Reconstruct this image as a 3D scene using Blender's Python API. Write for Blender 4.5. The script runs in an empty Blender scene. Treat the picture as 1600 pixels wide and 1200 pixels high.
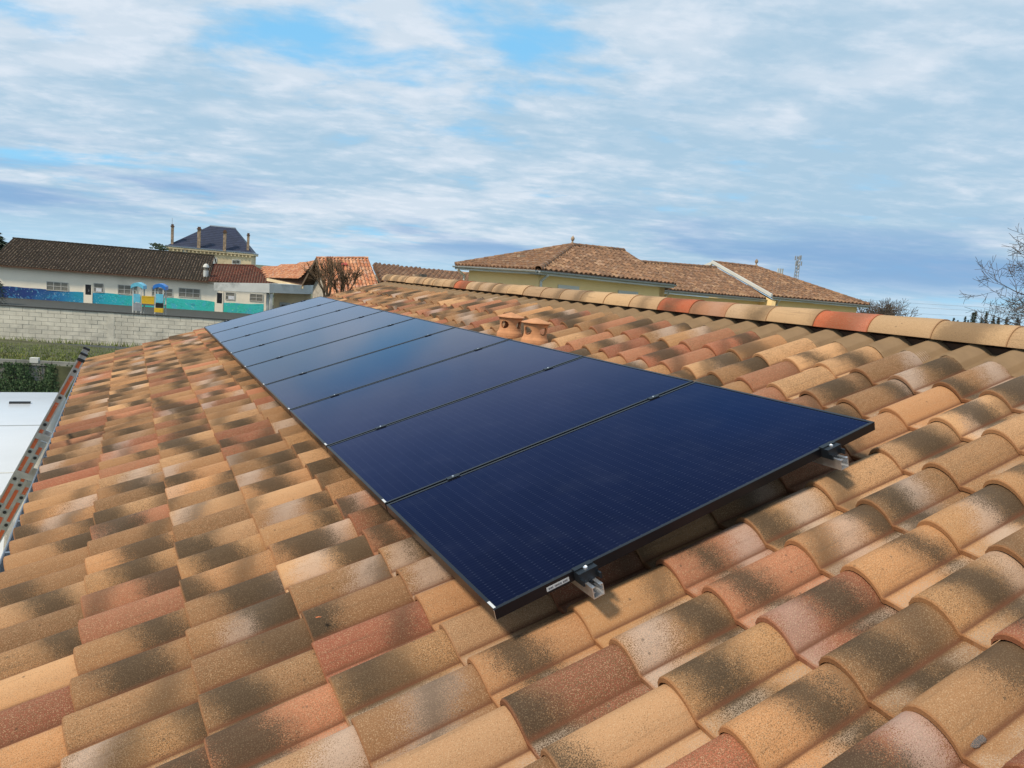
import bpy, math, random
from mathutils import Vector, Matrix
R = math.radians
random.seed(7)
sc = bpy.context.scene
col = sc.collection

# ------------------------------------------------------------------ camera
CW = Vector((-0.98794909, -1.80537611, 0.97493037))
RIGHT = Vector((0.88057122, -0.46628266, 0.08470419))
UP = Vector((-0.01046414, 0.15955957, 0.98713284))
FWD = Vector((0.47379829, 0.87012713, -0.13562432))
FPX = 1120.0
cam = bpy.data.cameras.new('camera')
cam.sensor_fit = 'HORIZONTAL'; cam.sensor_width = 36.0; cam.lens = 36.0 * FPX / 1600.0
cam.clip_start = 0.05; cam.clip_end = 8000
camo = bpy.data.objects.new('camera', cam); col.objects.link(camo)
mw = Matrix((( RIGHT.x, UP.x, -FWD.x, CW.x), (RIGHT.y, UP.y, -FWD.y, CW.y), (RIGHT.z, UP.z, -FWD.z, CW.z), (0, 0, 0, 1)))
camo.matrix_world = mw
sc.camera = camo

# ------------------------------------------------------------------ light
SUN_EL, SUN_DIR = 47.0, Vector((-0.96, -0.24, 0.0)).normalized()
sun_from = Vector((SUN_DIR.x * math.cos(R(SUN_EL)), SUN_DIR.y * math.cos(R(SUN_EL)), math.sin(R(SUN_EL))))
sl = bpy.data.lights.new('sun', 'SUN'); sl.energy = 2.5; sl.angle = R(7); sl.color = (1.0, 0.86, 0.68)
so = bpy.data.objects.new('sun', sl); col.objects.link(so)
so.rotation_euler = sun_from.to_track_quat('Z', 'Y').to_euler()
sc.view_settings.view_transform = 'Standard'; sc.view_settings.look = 'None'
sc.view_settings.exposure = 0.60; sc.view_settings.gamma = 1.0
sc.view_settings.use_curve_mapping = False

# ------------------------------------------------------------------ node helper
class NT:
    def __init__(s, nt): s.t = nt
    def n(s, kind, **kw):
        nd = s.t.nodes.new(kind)
        for k, v in kw.items(): setattr(nd, k, v)
        return nd
    def link(s, sock, val):
        if isinstance(val, bpy.types.NodeSocket): s.t.links.new(val, sock)
        elif val is not None: sock.default_value = val
    def m(s, op, a, b=None, c=None, clamp=False):
        nd = s.n('ShaderNodeMath', operation=op); nd.use_clamp = clamp
        s.link(nd.inputs[0], a)
        if b is not None: s.link(nd.inputs[1], b)
        if c is not None: s.link(nd.inputs[2], c)
        return nd.outputs[0]
    def vm(s, op, a, b=None):
        nd = s.n('ShaderNodeVectorMath', operation=op); s.link(nd.inputs[0], a)
        if b is not None:
            if op == 'SCALE': s.link(nd.inputs['Scale'], b)
            else: s.link(nd.inputs[1], b)
        return nd.outputs['Vector'] if op not in ('DOT_PRODUCT', 'LENGTH') else nd.outputs['Value']
    def sep(s, v):
        nd = s.n('ShaderNodeSeparateXYZ'); s.link(nd.inputs[0], v); return nd.outputs
    def comb(s, x, y, z):
        nd = s.n('ShaderNodeCombineXYZ')
        for i, v in enumerate((x, y, z)): s.link(nd.inputs[i], v)
        return nd.outputs[0]
    def noise(s, vec, scale, detail=3, rough=0.5, dist=0.0):
        nd = s.n('ShaderNodeTexNoise'); s.link(nd.inputs['Vector'], vec)
        nd.inputs['Scale'].default_value = scale; nd.inputs['Detail'].default_value = detail
        nd.inputs['Roughness'].default_value = rough; nd.inputs['Distortion'].default_value = dist
        return nd.outputs[0]
    def ss(s, v, lo, hi):
        nd = s.n('ShaderNodeMapRange'); nd.interpolation_type = 'SMOOTHSTEP'
        s.link(nd.inputs['Value'], v); s.link(nd.inputs['From Min'], lo); s.link(nd.inputs['From Max'], hi)
        return nd.outputs[0]
    def mix(s, f, a, b):
        nd = s.n('ShaderNodeMix', data_type='RGBA'); s.link(nd.inputs[0], f)
        for sk, v in ((nd.inputs[6], a), (nd.inputs[7], b)):
            s.link(sk, v if isinstance(v, bpy.types.NodeSocket) else (tuple(v) + (1,))[:4])
        return nd.outputs[2]
    def mul(s, a, b):
        nd = s.n('ShaderNodeMix', data_type='RGBA', blend_type='MULTIPLY'); nd.inputs[0].default_value = 1
        for sk, v in ((nd.inputs[6], a), (nd.inputs[7], b)):
            s.link(sk, v if isinstance(v, bpy.types.NodeSocket) else (tuple(v) + (1,))[:4])
        return nd.outputs[2]
    def ramp(s, f, stops, mode='LINEAR'):
        nd = s.n('ShaderNodeValToRGB'); nd.color_ramp.interpolation = mode; s.link(nd.inputs[0], f)
        e = nd.color_ramp.elements
        while len(e) < len(stops): e.new(0.5)
        for i, (p, c) in enumerate(stops):
            e[i].position = p; e[i].color = (tuple(c) + (1,))[:4]
        return nd.outputs[0]
    def bump(s, h, strength, dist):
        nd = s.n('ShaderNodeBump'); s.link(nd.inputs['Height'], h)
        nd.inputs['Strength'].default_value = strength; nd.inputs['Distance'].default_value = dist
        return nd.outputs[0]

# ------------------------------------------------------------------ world
w = bpy.data.worlds.new('World'); sc.world = w; w.use_nodes = True
wt = NT(w.node_tree); w.node_tree.nodes.clear()
sky = wt.n('ShaderNodeTexSky', sky_type='NISHITA'); sky.sun_disc = False
sky.sun_elevation = R(SUN_EL); sky.sun_rotation = math.atan2(SUN_DIR.x, SUN_DIR.y)
sky.air_density = 1.0; sky.dust_density = 0.6; sky.ozone_density = 1.6
geo = wt.n('ShaderNodeTexCoord').outputs['Generated']
dx, dy, dz = wt.sep(geo)
zc = wt.m('MAXIMUM', dz, 0.0)
den = wt.m('ADD', zc, 0.13)
px = wt.m('DIVIDE', dx, den); py = wt.m('DIVIDE', dy, den)
# lengthen the cloud streets across the viewing direction
ca, sa = 0.878, -0.478
cx = wt.m('ADD', wt.m('MULTIPLY', px, ca), wt.m('MULTIPLY', py, sa))
cy = wt.m('SUBTRACT', wt.m('MULTIPLY', py, ca), wt.m('MULTIPLY', px, sa))
cv = wt.comb(wt.m('MULTIPLY', cx, 0.75), wt.m('MULTIPLY', cy, 1.0), 3.7)
n1 = wt.noise(cv, 1.0, 8, 0.55, 0.25)
n2 = wt.noise(wt.vm('ADD', cv, (5.3, 1.7, 0.0)), 3.4, 8, 0.56, 0.2)
n3 = wt.noise(wt.vm('ADD', cv, (1.3, 9.7, 2.0)), 0.75, 3, 0.5, 0.2)
dens = wt.m('ADD', wt.m('MULTIPLY', n1, 0.62), wt.m('MULTIPLY', n2, 0.38))
cover = wt.ss(dens, 0.325, 0.46)
bright = wt.ss(wt.m('ADD', wt.m('MULTIPLY', n2, 0.55), wt.m('MULTIPLY', n3, 0.45)), 0.42, 0.62)
cloud = wt.mix(bright, (2.8, 3.95, 4.95), (4.4, 5.0, 5.65))
blue = wt.mix(0.8, sky.outputs[0], (1.6, 4.2, 6.5))
puff = wt.ss(wt.noise(wt.vm('ADD', cv, (9.1, 4.2, 1.0)), 9.0, 6, 0.6, 0.15), 0.44, 0.66)
cloud = wt.mix(wt.m('MULTIPLY', puff, wt.m('ADD', wt.m('MULTIPLY', bright, 0.35), 0.18)), cloud, (5.5, 5.8, 6.3))
skyc = wt.mix(wt.m('MULTIPLY', cover, 0.95), blue, cloud)
# low cloud bank: a slate blue layer with pale gaps close to the horizon
hv = wt.vm('ADD', (7.4, 2.2, 0.0), wt.comb(wt.m('MULTIPLY', dx, 1.6), wt.m('MULTIPLY', dy, 1.6), wt.m('MULTIPLY', dz, 14.0)))
n4 = wt.noise(hv, 1.5, 6, 0.5, 0.2)
band = wt.m('MULTIPLY', wt.ss(dz, 0.01, 0.05), wt.m('SUBTRACT', 1.0, wt.ss(dz, 0.07, 0.14)))
band = wt.m('MULTIPLY', band, wt.ss(n4, 0.44, 0.60))
skyc = wt.mix(wt.m('MULTIPLY', band, 0.88), skyc, (1.55, 2.75, 4.5))
hz = wt.m('SUBTRACT', 1.0, wt.ss(dz, -0.01, 0.06))
skyc = wt.mix(wt.m('MULTIPLY', hz, 0.75), skyc, (3.1, 4.7, 5.9))
bg = wt.n('ShaderNodeBackground'); wt.link(bg.inputs[0], skyc); bg.inputs[1].default_value = 0.1
wo = wt.n('ShaderNodeOutputWorld'); w.node_tree.links.new(bg.outputs[0], wo.inputs[0])

# ------------------------------------------------------------------ materials
def new_mat(name):
    m = bpy.data.materials.new(name); m.use_nodes = True
    t = NT(m.node_tree); b = m.node_tree.nodes['Principled BSDF']
    return m, t, b

def simple(name, c, rough=0.7, metal=0.0, var=0.12, scale=6.0, bump=0.0, bscale=60.0, spec=0.5, dirt=None):
    m, t, b = new_mat(name)
    pos = t.n('ShaderNodeNewGeometry').outputs['Position']
    nz = t.noise(pos, scale, 5, 0.6)
    f = t.ss(nz, 0.25, 0.75)
    cc = t.mix(f, tuple(x * (1 - var) for x in c), tuple(min(1, x * (1 + var)) for x in c))
    if dirt:
        cc = t.mix(t.m('MULTIPLY', t.ss(t.noise(pos, scale * 0.45, 6, 0.65, 0.4), 0.5, 0.68), dirt[0]), cc, dirt[1])
    t.link(b.inputs['Base Color'], cc)
    b.inputs['Roughness'].default_value = rough; b.inputs['Metallic'].default_value = metal
    b.inputs['Specular IOR Level'].default_value = spec
    if bump:
        t.link(b.inputs['Normal'], t.bump(t.noise(pos, bscale, 4, 0.6), bump, 0.01))
    return m

def tile_mat(name, stops, dark=(0.060, 0.041, 0.024), speck=(0.14, 0.080, 0.037), white=(0.50, 0.41, 0.35),
             grain=340.0, dark_amt=1.0, white_amt=1.0, speck_amt=1.0, bump=0.35, light=(0.57, 0.40, 0.24)):
    m, t, b = new_mat(name)
    a1 = t.n('ShaderNodeAttribute', attribute_type='OBJECT', attribute_name='tint').outputs['Vector']
    a2 = t.n('ShaderNodeAttribute', attribute_type='GEOMETRY', attribute_name='tint').outputs['Vector']
    r1, r2, r3 = t.sep(t.vm('ADD', a1, a2))
    uv = t.n('ShaderNodeUVMap', uv_map='UVMap').outputs[0]
    U, V, _ = t.sep(uv)
    pos = t.n('ShaderNodeNewGeometry').outputs['Position']
    g = t.noise(pos, grain, 1, 0.5)            # sand grain
    gm = t.noise(pos, 11.0, 7, 0.68)             # wide drift
    gg = t.m('SUBTRACT', g, 0.5)
    def fr(x, k, o): return t.m('FRACT', t.m('ADD', t.m('MULTIPLY', x, k), o))
    base = t.ramp(r1, stops, 'CONSTANT')
    base = t.mul(base, t.ramp(fr(r1, 17.3, r2), [(0, (0.70, 0.68, 0.68)), (1, (1.06, 1.02, 0.94))]))
    # sprayed brown speckle, heavier on some tiles
    thr = t.m('SUBTRACT', 0.625, t.m('MULTIPLY', t.ss(fr(r2, 5.1, 0.2), 0.0, 0.55), 0.155 * speck_amt))
    spa = t.m('ADD', 0.35, t.m('MULTIPLY', fr(r1, 29.0, r3), 0.55))
    sp = t.ss(t.m('ADD', g, t.m('MULTIPLY', t.m('SUBTRACT', gm, 0.5), 0.22)), thr, t.m('ADD', thr, 0.05))
    c = t.mix(t.m('MULTIPLY', sp, spa), base, speck)
    # light ochre grains
    lg = t.ss(t.noise(t.vm('ADD', pos, (3, 1, 7)), grain * 0.9, 1, 0.5), 0.57, 0.64)
    c = t.mix(t.m('MULTIPLY', lg, 0.42), c, light)
    # band along the tile with a grainy edge
    def bandm(center, half, soft, slant):
        d = t.m('ADD', t.m('SUBTRACT', V, center), t.m('MULTIPLY', t.m('SUBTRACT', U, 0.4), slant))
        d = t.m('ABSOLUTE', d)
        d = t.m('ADD', d, t.m('MULTIPLY', gg, 0.75))
        d = t.m('ADD', d, t.m('MULTIPLY', t.m('SUBTRACT', gm, 0.5), 0.42))
        return t.m('SUBTRACT', 1.0, t.ss(d, half, t.m('ADD', half, soft)))
    # white bloom first, smoke over it
    wm = bandm(fr(r3, 3.7, 0.3), 0.06, 0.26, 0.35)
    wm = t.m('MULTIPLY', wm, t.ss(fr(r3, 11.9, r1), 0.62, 0.72))
    c = t.mix(t.m('MULTIPLY', wm, 0.48 * white_amt), c, white)
    dm = bandm(fr(r2, 3.1, r3), t.m('MULTIPLY', fr(r1, 7.7, r2), 0.22), 0.22, -0.25)
    dm = t.m('MULTIPLY', dm, t.ss(fr(r2, 13.3, 0.1), 0.28, 0.38))
    c = t.mix(t.m('MULTIPLY', dm, 0.92 * dark_amt), c, dark)
    # second, weaker smoke patch
    dm2 = bandm(fr(r3, 5.9, r2), 0.02, 0.2, 0.3)
    dm2 = t.m('MULTIPLY', dm2, t.ss(fr(r3, 23.1, r2), 0.5, 0.6))
    c = t.mix(t.m('MULTIPLY', dm2, 0.62 * dark_amt), c, dark)
    c = t.mix(t.m('MULTIPLY', t.m('MULTIPLY', lg, t.m('MAXIMUM', dm, dm2)), 0.35), c, tuple(x * 0.4 for x in light))
    # rain streaks down the tile and sparse lichen spots
    stv = t.noise(t.comb(t.m('MULTIPLY', U, 26.0), t.m('MULTIPLY', V, 1.3), t.m('MULTIPLY', r3, 40.0)), 1.0, 3, 0.6)
    c = t.mix(t.m('MULTIPLY', t.ss(stv, 0.56, 0.72), 0.32), c, (0.13, 0.085, 0.05))
    vo = t.n('ShaderNodeTexVoronoi'); vo.inputs['Scale'].default_value = 16.0; t.link(vo.inputs['Vector'], pos)
    lich = t.m('SUBTRACT', 1.0, t.ss(t.m('ADD', vo.outputs['Distance'], t.m('MULTIPLY', gg, 0.12)), 0.05, 0.09))
    c = t.mix(t.m('MULTIPLY', lich, 0.55), c, (0.055, 0.045, 0.032))
    # dirt in the crease between roll and pan, deepened to paint shade for relief
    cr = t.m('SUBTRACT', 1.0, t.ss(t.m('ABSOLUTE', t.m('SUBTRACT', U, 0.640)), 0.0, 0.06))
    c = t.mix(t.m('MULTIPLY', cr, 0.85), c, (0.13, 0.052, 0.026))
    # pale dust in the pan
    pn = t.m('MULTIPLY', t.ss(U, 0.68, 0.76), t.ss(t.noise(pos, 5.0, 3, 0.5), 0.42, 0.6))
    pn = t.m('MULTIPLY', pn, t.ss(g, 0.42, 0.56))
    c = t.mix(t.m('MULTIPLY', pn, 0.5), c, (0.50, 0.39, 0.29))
    # bare terracotta of the front arris, darkened in colour for the front face's shade
    ed = t.m('MULTIPLY', t.m('SUBTRACT', 1.0, t.ss(V, 0.0, 0.025)), 0.62)
    c = t.mix(ed, c, t.mix(0.62, base, (0.24, 0.095, 0.038)))
    t.link(b.inputs['Base Color'], c)
    b.inputs['Roughness'].default_value = 0.88
    b.inputs['Specular IOR Level'].default_value = 0.25
    if bump:
        t.link(b.inputs['Normal'], t.bump(t.m('ADD', g, t.m('MULTIPLY', gm, 0.6)), bump, 0.004))
    return m

OCHRE = (0.41, 0.225, 0.108); SAND = (0.54, 0.315, 0.165); TERRA = (0.34, 0.120, 0.070); SALM = (0.44, 0.185, 0.105)
BRN = (0.31, 0.165, 0.080); APR = (0.51, 0.265, 0.125)
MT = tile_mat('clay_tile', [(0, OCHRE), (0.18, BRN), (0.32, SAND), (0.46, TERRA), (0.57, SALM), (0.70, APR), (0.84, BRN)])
MT_RIDGE = tile_mat('ridge_clay', [(0, (0.45, 0.30, 0.175)), (0.30, (0.49, 0.33, 0.19)), (0.93, (0.45, 0.11, 0.05)), (0.97, (0.5, 0.24, 0.13))],
                    dark_amt=0.6, white_amt=0.3, speck_amt=0.15)
MT_DARK = tile_mat('mossy_tile', [(0, (0.024, 0.020, 0.017)), (0.3, (0.017, 0.015, 0.013)), (0.55, (0.032, 0.025, 0.019)), (0.85, (0.023, 0.021, 0.015))],
                   dark=(0.02, 0.018, 0.012), speck=(0.035, 0.032, 0.020), grain=14, bump=0, white_amt=0.08, light=(0.050, 0.044, 0.032))
MT_RED = tile_mat('dark_red_tile', [(0, (0.13, 0.035, 0.02)), (0.4, (0.10, 0.028, 0.018)), (0.7, (0.16, 0.045, 0.026))],
                  dark=(0.05, 0.02, 0.014), speck=(0.10, 0.03, 0.02), grain=14, bump=0, white_amt=0.1, light=(0.17, 0.06, 0.035))
MT_ORANGE = tile_mat('orange_tile', [(0, (0.56, 0.24, 0.12)), (0.35, (0.66, 0.32, 0.17)), (0.6, (0.50, 0.18, 0.09)), (0.8, (0.68, 0.40, 0.25))],
                     dark=(0.22, 0.08, 0.045), speck=(0.46, 0.19, 0.10), grain=14, bump=0, dark_amt=0.4, light=(0.72, 0.42, 0.26))
MT_BROWN = tile_mat('brown_mixed_tile', [(0, (0.27, 0.155, 0.09)), (0.25, (0.34, 0.20, 0.12)), (0.4, (0.23, 0.13, 0.08)), (0.6, (0.38, 0.24, 0.145)), (0.75, (0.28, 0.155, 0.09))],
                    dark=(0.10, 0.065, 0.045), speck=(0.19, 0.11, 0.07), grain=14, bump=0, white_amt=0.35, dark_amt=0.6, light=(0.38, 0.25, 0.155))

M = {}
M['deck'] = simple('roof_deck', (0.10, 0.06, 0.04), 0.9)
M['plaster_white'] = simple('cream_plaster', (0.93, 0.84, 0.68), 0.9, var=0.05, scale=0.5, dirt=(0.25, (0.42, 0.38, 0.30)))
M['plaster_yellow'] = simple('yellow_plaster', (0.98, 0.70, 0.34), 0.9, var=0.05, scale=0.6, dirt=(0.18, (0.78, 0.57, 0.25)))
M['cream_stone'] = simple('cream_stone', (0.74, 0.60, 0.38), 0.9, var=0.12, scale=0.8, dirt=(0.5, (0.32, 0.23, 0.13)))
M['rubble'] = simple('pale_rubble_stone', (0.42, 0.38, 0.31), 0.95, var=0.3, scale=4, dirt=(0.5, (0.2, 0.17, 0.12)))
M['trim_white'] = simple('white_trim', (0.62, 0.62, 0.57), 0.6, var=0.05, scale=1.2, dirt=(0.25, (0.45, 0.44, 0.40)))
M['gutter'] = simple('grey_gutter', (0.40, 0.43, 0.43), 0.4, 0.2, var=0.07)
M['zinc'] = simple('zinc_gutter', (0.32, 0.36, 0.40), 0.35, 0.8, var=0.1)
M['concrete_white'] = simple('weathered_white_concrete', (0.55, 0.57, 0.55), 0.9, var=0.10, scale=0.8, dirt=(0.7, (0.22, 0.24, 0.23)))
M['window_dark'] = simple('window_glass', (0.10, 0.10, 0.09), 0.15, var=0.3, scale=2)
M['shutter_grey'] = simple('drawn_blind', (0.21, 0.20, 0.165), 0.5, var=0.2, scale=2)
M['frame_pale'] = simple('pale_window_frame', (0.55, 0.53, 0.47), 0.6)
M['black'] = simple('black_plastic', (0.012, 0.012, 0.013), 0.45)
M['dark_wood'] = simple('dark_soffit_wood', (0.11, 0.06, 0.035), 0.8)
M['asphalt'] = simple('asphalt', (0.052, 0.055, 0.050), 0.95, var=0.15, scale=1.5)
M['slate'] = simple('slate', (0.020, 0.028, 0.062), 0.6, var=0.25, scale=1.5)
M['chimney_brick'] = simple('chimney_brick', (0.34, 0.25, 0.17), 0.9, var=0.4, scale=3, dirt=(0.6, (0.12, 0.085, 0.06)))
M['bark'] = simple('bark', (0.075, 0.058, 0.045), 0.95, var=0.3, scale=8)
M['bark_lichen'] = simple('lichened_bark', (0.12, 0.078, 0.045), 0.95, var=0.35, scale=8)
M['foliage'] = simple('foliage', (0.028, 0.050, 0.026), 0.9, var=0.5, scale=1.5)
M['ivy'] = simple('ivy_leaf', (0.045, 0.085, 0.028), 0.75, var=0.6, scale=7)
M['grass'] = simple('grass_blade', (0.16, 0.20, 0.040), 0.9, var=0.5, scale=2.2, dirt=(0.6, (0.20, 0.17, 0.07)))
M['soil'] = simple('soil', (0.07, 0.075, 0.035), 0.95, var=0.4, scale=2)
M['block'] = simple('concrete_block', (0.67, 0.625, 0.52), 0.95, var=0.16, scale=2.2, dirt=(0.55, (0.42, 0.40, 0.34)), bump=0.3, bscale=40)
M['mortar'] = simple('mortar', (0.30, 0.285, 0.25), 0.95, var=0.2, scale=3)
M['block_dark'] = simple('retaining_block', (0.27, 0.265, 0.235), 0.95, var=0.2, scale=1.6, dirt=(0.6, (0.14, 0.14, 0.12)))
M['van_white'] = simple('white_vehicle_paint', (0.66, 0.69, 0.72), 0.22, var=0.03, scale=1.5)
M['alu'] = simple('ladder_aluminium', (0.50, 0.50, 0.49), 0.38, 0.75, var=0.15, scale=20)
M['alu_bright'] = simple('mill_aluminium', (0.85, 0.86, 0.88), 0.38, 0.95, var=0.1, scale=30)
M['frame_black'] = simple('black_anodised_frame', (0.010, 0.011, 0.015), 0.32, 0.3, var=0.1)
M['clamp_black'] = simple('black_clamp', (0.018, 0.024, 0.032), 0.38, 0.5, var=0.1)
M['label_white'] = simple('white_label', (0.55, 0.57, 0.58), 0.5, var=0.04)
M['print_grey'] = simple('label_print', (0.10, 0.10, 0.11), 0.6)
M['vent_clay'] = simple('vent_clay', (0.54, 0.25, 0.115), 0.85, var=0.16, scale=14, bump=0.25, bscale=140, dirt=(0.35, (0.56, 0.31, 0.16)))
M['steel'] = simple('galvanised_steel', (0.40, 0.41, 0.42), 0.5, 0.5)
M['play_blue'] = simple('play_blue', (0.03, 0.20, 0.62), 0.4)
M['play_cyan'] = simple('play_cyan', (0.16, 0.55, 0.72), 0.4)
M['play_yellow'] = simple('play_yellow', (0.75, 0.48, 0.03), 0.4)
M['play_red'] = simple('play_red', (0.38, 0.06, 0.04), 0.5)
M['paper'] = simple('paper_notice', (0.75, 0.76, 0.78), 0.7)
M['wire'] = simple('cable', (0.25, 0.28, 0.32), 0.7)
M['ground'] = simple('ground_soil', (0.10, 0.11, 0.06), 0.95, var=0.3, scale=0.2)
M['sealant'] = simple('sealant', (0.75, 0.74, 0.70), 0.05, spec=0.6); M['sealant'].node_tree.nodes['Principled BSDF'].inputs['Transmission Weight'].default_value = 0.9
M['leaf_red'] = simple('dry_leaf', (0.42, 0.12, 0.04), 0.8)

def orange_label():
    m, t, b = new_mat('orange_ladder_label')
    pos = t.n('ShaderNodeNewGeometry').outputs['Position']
    f = t.ss(t.noise(pos, 60, 4, 0.7), 0.60, 0.66)
    t.link(b.inputs['Base Color'], t.mix(f, (0.62, 0.13, 0.04), (0.62, 0.42, 0.34)))
    b.inputs['Roughness'].default_value = 0.55
    return m
M['orange'] = orange_label()

def closure_mat():
    m, t, b = new_mat('ribbed_closure')
    pos = t.n('ShaderNodeNewGeometry').outputs['Position']
    t.link(b.inputs['Base Color'], t.mix(t.noise(pos, 12, 3), (0.17, 0.105, 0.050), (0.27, 0.175, 0.088)))
    b.inputs['Roughness'].default_value = 0.7
    return m
M['closure'] = closure_mat()

def glass_mat():
    m, t, b = new_mat('solar_glass')
    uv = t.n('ShaderNodeTexCoord').outputs['Object']
    X, Y, Z = t.sep(uv)      # x = up the slope, y = along the ridge
    def lines(v, step, half):
        f = t.m('ABSOLUTE', t.m('SUBTRACT', t.m('FRACT', t.m('DIVIDE', v, step)), 0.5))
        return t.m('GREATER_THAN', f, 0.5 - half / step)
    bus = lines(Y, 0.0168, 0.0012)          # fine wires of each cell
    tick = lines(X, 0.0445, 0.004)
    dots = t.m('MULTIPLY', bus, tick)
    gap = t.m('MAXIMUM', lines(Y, 0.168, 0.0016), lines(X, 0.0865, 0.0012))
    nz = t.ss(t.noise(t.comb(t.m('FLOOR', t.m('DIVIDE', X, 0.0865)), t.m('FLOOR', t.m('DIVIDE', Y, 0.168)), 1.0), 1.7, 1), 0.3, 0.7)
    c = t.mix(nz, (0.0032, 0.0046, 0.0145), (0.0040, 0.0057, 0.0175))
    c = t.mix(bus, c, (0.0075, 0.0100, 0.026))
    c = t.mix(dots, c, (0.028, 0.035, 0.062))
    c = t.mix(t.m('MULTIPLY', gap, 0.35), c, (0.004, 0.006, 0.016))
    dust = t.ss(t.noise(uv, 3.0, 6, 0.7), 0.45, 0.75)
    c = t.mix(t.m('MULTIPLY', dust, 0.02), c, (0.25, 0.28, 0.33))
    t.link(b.inputs['Base Color'], c)
    b.inputs['Roughness'].default_value = 0.5
    b.inputs['Specular IOR Level'].default_value = 0.0
    # anti reflective glass: the reflection itself is blue
    gl = t.n('ShaderNodeBsdfGlossy'); gl.inputs['Roughness'].default_value = 0.09
    fz = t.n('ShaderNodeFresnel'); fz.inputs['IOR'].default_value = 1.24; t.link(gl.inputs['Color'], t.mix(t.ss(fz.outputs[0], 0.03, 0.32), (0.24, 0.36, 0.86), (0.84, 0.88, 1.0)))
    mx = t.n('ShaderNodeMixShader'); t.link(mx.inputs[0], t.m('MULTIPLY', t.m('SUBTRACT', fz.outputs[0], 0.012, clamp=True), 1.32, clamp=True))
    t.t.links.new(b.outputs[0], mx.inputs[1]); t.t.links.new(gl.outputs[0], mx.inputs[2])
    t.t.links.new(mx.outputs[0], m.node_tree.nodes['Material Output'].inputs[0])
    return m
M['glass'] = glass_mat()

def mural_mat():
    m, t, b = new_mat('sea_mural')
    pos = t.n('ShaderNodeTexCoord').outputs['Object']
    X, Y, Z = t.sep(pos)
    s = t.m('ADD', t.m('DIVIDE', X, 25.0), t.m('MULTIPLY', t.m('SUBTRACT', t.noise(pos, 0.5, 3), 0.5), 0.22))
    c = t.ramp(s, [(0.0, (0.012, 0.035, 0.16)), (0.13, (0.014, 0.05, 0.22)), (0.22, (0.02, 0.20, 0.42)), (0.36, (0.02, 0.44, 0.52)), (0.5, (0.03, 0.55, 0.42)),
                   (0.62, (0.04, 0.56, 0.52)), (0.8, (0.04, 0.55, 0.42)), (0.92, (0.06, 0.58, 0.62)), (1.0, (0.04, 0.52, 0.42))])
    lt = t.ss(t.noise(pos, 1.6, 5, 0.7, 0.6), 0.53, 0.62)
    c = t.mix(t.m('MULTIPLY', lt, 0.55), c, (0.08, 0.42, 0.66))
    dk = t.ss(t.noise(t.comb(X, Y, t.m('MULTIPLY', Z, 4.0)), 2.2, 5, 0.7, 0.8), 0.56, 0.60)
    c = t.mix(t.m('MULTIPLY', dk, 0.5), c, (0.01, 0.16, 0.18))
    sp = t.ss(t.noise(pos, 7, 2, 0.6), 0.64, 0.67)
    c = t.mix(t.m('MULTIPLY', sp, 0.6), c, (0.45, 0.68, 0.70))
    t.link(b.inputs['Base Color'], c); b.inputs['Roughness'].default_value = 0.8
    return m
M['mural'] = mural_mat()

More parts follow.
